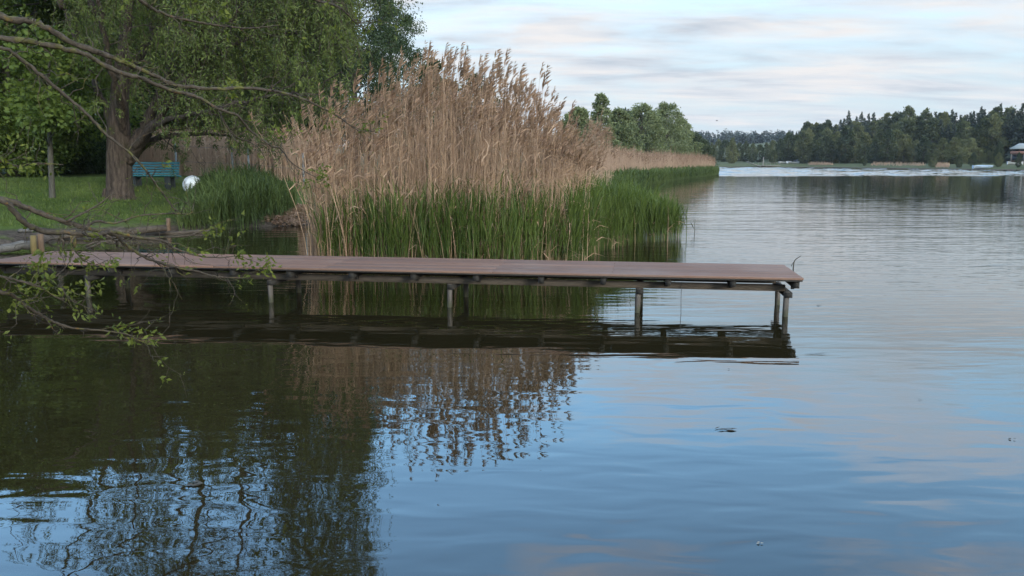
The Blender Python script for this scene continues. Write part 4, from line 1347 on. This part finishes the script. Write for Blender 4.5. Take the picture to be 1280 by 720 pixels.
for bi, (tzh, pts, Y0, Y1, r0, r1) in enumerate(BR):
    L = len(pts)
    P = [at(px, py, Y0 + (Y1 - Y0) * k / (L - 1)) for k, (px, py) in enumerate(pts)]
    if tzh is not None:
        a = on_trunk(tzh)
        m_ = (a + P[0]) / 2 + np.array([0, 0, 0.12])
        P = [a, m_] + P
        rr = np.concatenate([[r0 * 1.9, r0 * 1.35], np.linspace(r0, r1, L)])
    else:
        rr = np.linspace(r0, r1, L)
    rr = rr * 0.85
    Pn = smooth_path(P, 7)
    Rn = np.interp(np.linspace(0, 1, len(Pn)), np.linspace(0, 1, len(rr)), rr)
    seg = np.arange(len(Pn))
    Pn = Pn + RNG.normal(0, 1, Pn.shape) * (0.22 * Rn[:, None]) * (seg > 3)[:, None]
    bm_, lm = MB(), MB()
    bm_.tube(Pn, Rn * RNG.normal(1, 0.06, len(Pn)), 8, True, 0.10)
    vis = len(Pn) - (L - 1) * 7
    total = np.linalg.norm(np.diff(Pn[max(vis, 0):], axis=0), axis=1).sum()
    nt_ = int(total * 17)
    for _ in range(nt_):
        k = RNG.integers(max(vis, 0), len(Pn) - 1)
        T_ = norm(Pn[min(k + 1, len(Pn) - 1)] - Pn[k - 1])
        d = norm(T_ * 0.8 + RNG.normal(0, 0.75, 3) + np.array([0, 0, 0.05]))
        ln = RNG.uniform(0.05, 0.32) * (1.2 if Rn[k] < 0.012 else 1.0)
        e = Pn[k] + d * ln
        tp = limb(bm_, Pn[k], e, min(0.0042, Rn[k] * 0.6), 0.0014, RNG.normal(0, .1), 6, 0.09, 5)
        for u_ in range(RNG.integers(0, 3)):
            s_ = tp[RNG.integers(2, 6)]
            e2 = s_ + norm(d + RNG.normal(0, .7, 3)) * ln * RNG.uniform(.3, .6)
            limb(bm_, s_, e2, 0.002, 0.001, 0, 4, 0.08, 4)
            if RNG.random() < LEAFY[bi] * 0.22: twig_leaves(lm, e2, d)
        if RNG.random() < LEAFY[bi] * 0.25: twig_leaves(lm, e, d)
        elif RNG.random() < 0.4: twig_leaves(lm, e, d, 0.35)
    for px, py in EXTRA.get(bi, []):
        Yq = Y0 + (Y1 - Y0) * np.clip((px - pts[0][0]) / (pts[-1][0] - pts[0][0] + 1e-6), 0, 1)
        c = at(px, py, Yq)
        k = int(np.argmin(np.linalg.norm(Pn - c, axis=1)))
        limb(bm_, Pn[k], c, 0.003, 0.0015, 0.05, 5, 0.05, 4)
        for _ in range(4): twig_leaves(lm, c + RNG.normal(0, .03, 3), np.array([0.3, 0, 0.1]), 1.15)
    bo = bm_.build('branch', M['branch_bark'], oroot, smooth=True)
    if lm.n: lm.build('leaves', M['fresh_leaf'], bo)
# upper crown, above the frame, mirrored at the bottom left of the lake
bm_, lm = MB(), MB()
for k in range(12):
    a = on_trunk(RNG.uniform(3.6, 7.0))
    e = a + np.array([RNG.uniform(0.8, 3.6), RNG.uniform(-1.0, 3.2), RNG.uniform(0.6, 2.4)])
    tp = limb(bm_, a, e, 0.05, 0.008, 0.05, 12, 0.05, 7)
    for _ in range(16):
        s_ = tp[RNG.integers(3, 12)]
        e2 = s_ + norm(RNG.normal(0, 1, 3) + np.array([.4, 0.2, 0])) * RNG.uniform(0.3, 1.1)
        t2 = limb(bm_, s_, e2, 0.010, 0.003, 0.03, 6, 0.07, 5)
        for u_ in range(5):
            twig_leaves(lm, t2[RNG.integers(2, 6)] + RNG.normal(0, .06, 3), np.array([0.2, 0, 0.0]), 1.3)
bo = bm_.build('upper_branches', M['branch_bark'], oroot, smooth=True)
lm.build('leaves', M['fresh_leaf'], bo)

# ------------------------------------------------------------------ far shore furniture
# house on the right
hY = 214.0
hx0, hx1 = xat(1263, hY), xat(1292, hY)
hz = at(1270, 200.5, hY)[2]
hg = gz((hx0 + hx1) / 2, hY)
house = empty('house', ((hx0 + hx1) / 2, hY, hg)); tag(house, 'two storey lakeside house with pale roof and reddish balcony across the lake', 'house')
hc = (hx0 + hx1) / 2; hw = hx1 - hx0
house.rotation_euler = (0, 0, -math.atan2(hc, hY))
zr = at(1270, 185.5, hY)[2]; ztp = at(1270, 181, hY + 3)[2]
q = MB(); q.box((hc, hY + 3.0, (hg - .5 + zr) / 2), (hw - 0.6, 6.0, zr - hg + .5)); q.build('wall', M['house_wall'], house)
q = MB()
e = 0.25
q.add([(hx0 - e, hY - 1.6, zr), (hx1 + e, hY - 1.6, zr), (hx1 + e, hY + 6.8, zr), (hx0 - e, hY + 6.8, zr), (hx0 + 1.8, hY + 2.6, ztp + .4), (hx1 - 1.8, hY + 2.6, ztp + .4),
       (hx0 - e, hY - 1.6, zr - .2), (hx1 + e, hY - 1.6, zr - .2), (hx1 + e, hY + 6.8, zr - .2), (hx0 - e, hY + 6.8, zr - .2)],
      [[0, 1, 5, 4], [2, 3, 4, 5], [6, 9, 8, 7], [0, 6, 7, 1], [1, 7, 8, 2], [2, 8, 9, 3], [3, 9, 6, 0]], [[1, 2, 5], [3, 0, 4]])
q.build('roof', M['house_roof'], house)
zb0, zb1 = at(1270, 192.3, hY - 1.2)[2], at(1270, 189.0, hY - 1.2)[2]
bal = MB(); bal.box((hc, hY - 1.25, (zb0 + zb1) / 2), (hw, 0.1, zb1 - zb0)); bal.box((hc, hY - 0.65, zb0 + 0.05), (hw - .02, 1.1, 0.14))
bal.build('balcony', M['house_rail'], house)
for k in range(3):
    q = MB(); q.box((hx0 + hw * (0.2 + 0.3 * k), hY - 0.03, (zb1 + zr) / 2), (1.3, 0.1, (zr - zb1) * 0.8)); q.build('window', M['glass_dark'], house)
    q = MB(); q.box((hx0 + hw * (0.2 + 0.3 * k), hY - 0.03, zb0 - 1.0), (1.3, 0.1, 1.2)); q.build('window', M['glass_dark'], house)
    q = MB(); q.box((hx0 + hw * (0.05 + 0.45 * k), hY - 1.2, (hg + zb0) / 2 - 0.1), (0.12, 0.12, zb0 - hg + .1)); q.build('post', M['post_wood'], house)


def boat(px, Y, L, mat, label, group, rz=0.0, z=None, cover=False):
    x = xat(px, Y); z = gz(x, Y) if z is None else z
    o = empty('rowing_boat', (x, Y, z), rz); tag(o, label, 'boat', group)
    q = MB(); K = 11; V = []
    for k in range(K):
        f = k / (K - 1); w = 0.7 * math.sin(PI * min(1, 0.12 + 0.88 * f) ** 0.8 * 0.96) + 0.05; sh = 0.55 + 0.28 * (2 * f - 1) ** 2
        xx = (f - .5) * L
        V += [(xx, -w, sh), (xx, -w * .75, 0.12), (xx, 0, 0.0), (xx, w * .75, 0.12), (xx, w, sh)]
    Q = [[k * 5 + a, k * 5 + a + 1, (k + 1) * 5 + a + 1, (k + 1) * 5 + a] for k in range(K - 1) for a in range(4)]
    Q += [[0, 1, 3, 4], [K * 5 - 1, K * 5 - 2, K * 5 - 4, K * 5 - 5]]
    q.add(np.array(V) + np.array([x, Y, z]), Q, [[1, 2, 3], [K * 5 - 4, K * 5 - 3, K * 5 - 2]])
    q.build('hull', M[mat], o)
    q = MB(); V = []
    for k in range(K):
        f = k / (K - 1); w = 0.66 * math.sin(PI * min(1, 0.12 + 0.88 * f) ** 0.8 * 0.96) + 0.03; sh = 0.53 + 0.28 * (2 * f - 1) ** 2
        xx = (f - .5) * L * 0.99; pk = 0.35 if cover else -0.12
        V += [(xx, -w, sh), (xx, 0, sh + pk * math.sin(PI * f)), (xx, w, sh)]
    q.add(np.array(V) + np.array([x, Y, z]), [[k * 3 + a, k * 3 + a + 1, (k + 1) * 3 + a + 1, (k + 1) * 3 + a] for k in range(K - 1) for a in range(2)])
    q.build('cover', M['tarp' if cover else 'house_wall'], o)
    return o


boat(1228, shoreY(1228) + 1.6, 5.2, 'tarp', 'pale blue covered boat pulled up on the shore left of the house', 'boats on the far shore', 0.1, cover=True)
boat(1268, shoreY(1268) + 14, 3.6, 'white_paint', 'small white boat on the bank below the house', 'boats on the far shore', -0.2, cover=False)
for px, L, rz, lab in ((980, 4.2, 0.1, 'white boat on the grass left of the far boat group'), (986, 4.0, 0.9, 'white boat standing in the middle of the far boat group'), (992, 3.6, -0.4, 'white boat at the right of the far boat group')):
    boat(px, shoreY(px) + 16, L, 'white_paint', lab, 'boats on the far shore', rz)


def parked_car(px, Y, mat, label):
    x = xat(px, Y); z = gz(x, Y)
    o = empty('parked_car', (x, Y, z)); tag(o, label, 'car', 'cars on the far shore')
    q = MB()
    prof = [(-2.1, .35), (-2.1, .8), (-1.25, .92), (-.75, 1.42), (.85, 1.45), (1.5, .98), (2.1, .85), (2.12, .35)]
    V = [(x + a, Y + s, z + b_) for s in (-.82, .82) for a, b_ in prof]
    n_ = len(prof)
    q.add(V, [[k, (k + 1) % n_, n_ + (k + 1) % n_, n_ + k] for k in range(n_)] + [[0, 7, 6, 5], [0, 5, 4, 3], [0, 3, 2, 1], [8, 13, 14, 15], [8, 11, 12, 13], [8, 9, 10, 11]])
    q.build('body', M[mat], o)
    q = MB(); q.add([(x - 1.1, Y - .826, z + .95), (x + 1.3, Y - .826, z + .98), (x + .8, Y - .826, z + 1.36), (x - .7, Y - .826, z + 1.34)], [[0, 1, 2, 3]]); q.build('window', M['glass_dark'], o)
    for a in (-1.3, 1.3):
        for s in (-.8, .8):
            q = MB(); q.tube([(x + a, Y + s - .1, z + .33), (x + a, Y + s + .1, z + .33)], 0.33, 14); q.build('wheel', M['bracket'], o)


parked_car(999, 305, 'car_grey', 'grey car parked behind the white boats on the far shore')

# little landing with rail on the far shore
lx, ly = xat(953, 286), 286.0
ln = empty('landing_stage', (lx, ly, 0)); tag(ln, 'small grey landing stage with a sloping ramp on the far shore', 'landing stage')
q = MB(); q.box((lx + 2.2, ly, 0.55), (7.5, 2.2, 0.16)); q.build('deck', M['post_wood'], ln)
q = MB(); a = 0.35
q.box((lx - 3.4, ly + .3, 1.15), (4.6, 1.6, 0.14), np.array([[math.cos(a), 0, -math.sin(a)], [0, 1, 0], [math.sin(a), 0, math.cos(a)]])); q.build('ramp', M['post_wood'], ln)
q = MB()
for k in range(6): q.box((lx - 1.2 + k * 1.4, ly + 1.0, 1.1), (.05, .05, 1.0))
q.box((lx + 2.3, ly + 1.0, 1.62), (7.2, .04, .05)); q.build('railing', M['post_wood'], ln)
for k in range(4):
    q = MB(); q.tube([(lx - 1 + k * 2.1, ly - .8, -1.2), (lx - 1 + k * 2.1, ly - .8, .47)], .1, 7); q.build('post', M['post_wood'], ln)


def pole(px, Y, py0, py1, r_, mat, label, group, sign=False):
    x = xat(px, Y); z = gz(x, Y); zt = at(px, py1, Y)[2]
    o = empty('shore_pole', (x, Y, z)); tag(o, label, 'pole', group)
    q = MB(); q.tube([(x, Y, z - .3), (x, Y, zt)], r_, 8); q.build('mast', M[mat], o)
    if sign:
        q = MB(); q.box((x, Y - r_ - .06, zt - .55), (.9, .06, .8)); q.build('board', M['white_paint'], o)
    else:
        q = MB(); q.tube([(x, Y, zt), (x, Y, zt + .1)], [r_ * 1.5, r_ * .6], 8); q.build('cap', M[mat], o)


pole(880, 160, 205, 180, 0.09, 'post_wood', 'tall thin grey pole rising behind the tip of the reed belt', 'poles on the far shore')
pole(873, 158, 205, 182.5, 0.06, 'post_wood', 'thin pole carrying a small white board behind the reed belt', 'poles on the far shore', True)
pole(1000.5, 297, 206, 196.5, 0.13, 'white_paint', 'white post standing right of the far white boats', 'poles on the far shore')
pole(995.5, 297, 206, 200.5, 0.11, 'white_paint', 'short white post beside the far white boats', 'poles on the far shore')
pole(953.5, 288, 206, 197, 0.16, 'post_wood', 'grey post at the far landing stage', 'poles on the far shore')

# bird over the far shore
bp = at(896, 151, 110.0)
bd = empty('bird', bp); tag(bd, 'tiny dark bird flying above the far shore', 'bird')
q = MB(); q.tube([bp + np.array([-.12, 0, 0]), bp + np.array([-.05, 0, 0.01]), bp + np.array([.06, 0, .01]), bp + np.array([.16, 0, 0])], [.01, .045, .04, .006], 7); q.build('body', M['bird'], bd)
for s in (-1, 1):
    q = MB(); q.add([bp + np.array([-.04, 0, .02]), bp + np.array([.06, 0, .02]), bp + np.array([.04, s * .22, .10]), bp + np.array([-.02, s * .2, .10]), bp + np.array([.02, s * .42, .03])], [[0, 1, 2, 3]], [[3, 2, 4]]); q.build('wing', M['bird'], bd)

# ------------------------------------------------------------------ floating things
def floater(px, py, L, W, mat, label, name='floating_leaf', cat='floating leaf', n_=7):
    c = wat(px, py); q = MB(); m_ = n_
    ang = RNG.normal(0, 0.3, m_)
    C = c + np.stack([RNG.uniform(-L / 2, L / 3, m_), RNG.uniform(-W, W, m_), RNG.uniform(0.004, 0.010, m_)], -1)
    leaf_quads(q, C, np.stack([np.cos(ang), np.sin(ang) * .5, RNG.normal(0, .03, m_)], -1), L * 0.55, W * 0.4, RNG.random(m_), 0.1, True)
    tag(q.build(name, M[mat], origin=c), label, cat, 'bits floating on the lake')


floater(904, 538, 0.13, 0.02, 'debris', 'dark ragged leaf scrap floating on open water below the pier end', n_=12)
floater(948, 680, 0.035, 0.012, 'pale_debris', 'pale crumb floating on the water near the bottom of the picture', n_=4)
floater(1263, 549, 0.04, 0.02, 'debris', 'dark crumb floating near the right edge', n_=4)
floater(1022, 382, 0.10, 0.02, 'debris', 'small dark scrap floating beside the last pier post', n_=5)
floater(1022, 443, 0.30, 0.012, 'debris', 'thin dark reed piece floating right of the pier reflection', n_=6)
floater(1104, 305, 0.8, 0.006, 'debris', 'long thin reed stalk floating far out on the right', 'floating_stalk', 'floating stalk', 4)
floater(1060, 353, 0.2, 0.006, 'debris', 'short dark stalk floating right of the pier end', 'floating_stalk', 'floating stalk', 5)
floater(735, 309, 0.5, 0.008, 'pale_debris', 'pale reed scrap floating in front of the right hand green reeds', 'floating_stalk', 'floating stalk', 5)
floater(1150, 500, 0.03, 0.012, 'debris', 'tiny dark speck floating at the right', n_=3)
floater(910, 462, 0.03, 0.015, 'debris', 'tiny dark speck just below the pier reflection', n_=3)
floater(240, 605, 0.10, 0.05, 'debris', 'brown leaf floating in the dark reflections at the left', n_=6)

# ------------------------------------------------------------------ haze
q = MB(); q.box((0, 0, 26), (2700, 2700, 64))
m = bpy.data.materials.new('haze_air'); m.use_nodes = True
hn = m.node_tree; hn.nodes.remove(hn.nodes['Principled BSDF'])
pv = N(hn, 'ShaderNodeVolumePrincipled'); pv.inputs['Color'].default_value = (0.80, 0.88, 1.0, 1); pv.inputs['Density'].default_value = 0.00010
hn.links.new(pv.outputs[0], hn.nodes['Material Output'].inputs['Volume'])
tag(q.build('haze', m), kind='stuff')

# ------------------------------------------------------------------ sky
SUN_EL, SUN_AZ = R(16), R(150)                 # azimuth clockwise from +Y
w = bpy.data.worlds.new('World'); sc.world = w; w.use_nodes = True
nt = w.node_tree
bg = nt.nodes['Background']
sky = N(nt, 'ShaderNodeTexSky', sky_type='NISHITA')
sky.sun_disc = False
sky.sun_elevation = SUN_EL; sky.sun_rotation = SUN_AZ
sky.dust_density = 1.5; sky.ozone_density = 2.0
tc = N(nt, 'ShaderNodeTexCoord'); sx = N(nt, 'ShaderNodeSeparateXYZ')
nt.links.new(tc.outputs['Generated'], sx.inputs[0])
zc = mth(nt, 'MAXIMUM', sx.outputs['Z'], 0.0)
den = mth(nt, 'ADD', zc, 0.10)
cx = mth(nt, 'DIVIDE', sx.outputs['X'], den); cy = mth(nt, 'DIVIDE', sx.outputs['Y'], den)
cb = N(nt, 'ShaderNodeCombineXYZ'); nt.links.new(cx, cb.inputs[0]); nt.links.new(cy, cb.inputs[1])
mp = N(nt, 'ShaderNodeMapping'); mp.inputs['Scale'].default_value = (0.75, 1.15, 1); mp.inputs['Location'].default_value = (3.1, 1.7, 0); mp.inputs['Rotation'].default_value = (0, 0, 0.15)
nt.links.new(cb.outputs[0], mp.inputs[0])
c1 = noise(nt, 1.0, 7, 0.56, mp.outputs[0], 0.3)
c2 = noise(nt, 3.2, 5, 0.6, mp.outputs[0], 0.2)
cl_ = mth(nt, 'ADD', mth(nt, 'MULTIPLY', c1, 0.75), mth(nt, 'MULTIPLY', c2, 0.25))
# coverage by height above the horizon
cov = ramp(nt, zc, [(0.0, (0.58, 0.58, 0.58)), (0.10, (0.60, 0.60, 0.60)), (0.19, (0.57, 0.57, 0.57)), (0.26, (0.47, 0.47, 0.47)), (0.37, (0.41, 0.41, 0.41)), (0.48, (0.55, 0.55, 0.55)), (0.8, (0.5, 0.5, 0.5))])
mask = mth(nt, 'MULTIPLY_ADD', mth(nt, 'SUBTRACT', mth(nt, 'ADD', cl_, cov), 0.96), 5.0, 0.0, clamp=True)
blue = mix(nt, 1.0, sky.outputs[0], (3.5, 4.3, 4.4), 'MULTIPLY')
veil = ramp(nt, zc, [(0.0, (1, 1, 1)), (0.08, (0.95, 0.95, 0.95)), (0.19, (0.82, 0.82, 0.82)), (0.25, (0.35, 0.35, 0.35)), (0.32, (0.05, 0.05, 0.05)), (0.4, (0, 0, 0))])
skyc = mix(nt, veil, blue, (3.8, 4.4, 4.9))
mp2 = N(nt, 'ShaderNodeMapping'); mp2.inputs['Scale'].default_value = (0.8, 2.2, 1); mp2.inputs['Location'].default_value = (7.3, 0.4, 0)
nt.links.new(cb.outputs[0], mp2.inputs[0])
c3 = noise(nt, 1.3, 5, 0.6, mp2.outputs[0], 0.4)
ccol = ramp(nt, c3, [(0.34, (0.64, 0.71, 0.79)), (0.49, (0.84, 0.87, 0.91)), (0.62, (1, 0.97, 0.95))])
ccol = mix(nt, 1.0, ccol, (5.35, 5.4, 5.5), 'MULTIPLY')
ccol = mix(nt, ramp(nt, zc, [(0.20, (0, 0, 0)), (0.33, (1, 1, 1))]), ccol, (11.5, 10.6, 10.4))
out = mix(nt, mask, skyc, ccol)
nt.links.new(out, bg.inputs['Color'])
bg.inputs['Strength'].default_value = 0.12

sun = bpy.data.lights.new('sun', 'SUN'); so = bpy.data.objects.new('sun', sun); COL.objects.link(so)
sun.energy = 1.3; sun.angle = R(14); sun.color = (1.0, 0.90, 0.78)
dv = Vector((math.sin(SUN_AZ) * math.cos(SUN_EL), math.cos(SUN_AZ) * math.cos(SUN_EL), math.sin(SUN_EL)))
so.rotation_euler = dv.to_track_quat('Z', 'Y').to_euler()
so.location = (20, -20, 30)

# ------------------------------------------------------------------ render settings
sc.render.engine = 'CYCLES'
sc.view_settings.view_transform = 'Standard'
sc.view_settings.look = 'None'
sc.view_settings.exposure = 0.5
sc.view_settings.gamma = 1.0
sc.view_settings.use_curve_mapping = False
cy_ = sc.cycles
cy_.max_bounces = 6; cy_.diffuse_bounces = 3; cy_.glossy_bounces = 3; cy_.transmission_bounces = 3; cy_.transparent_max_bounces = 6
cy_.caustics_reflective = False; cy_.caustics_refractive = False
cy_.use_denoising = True
cy_.sample_clamp_indirect = 4.0
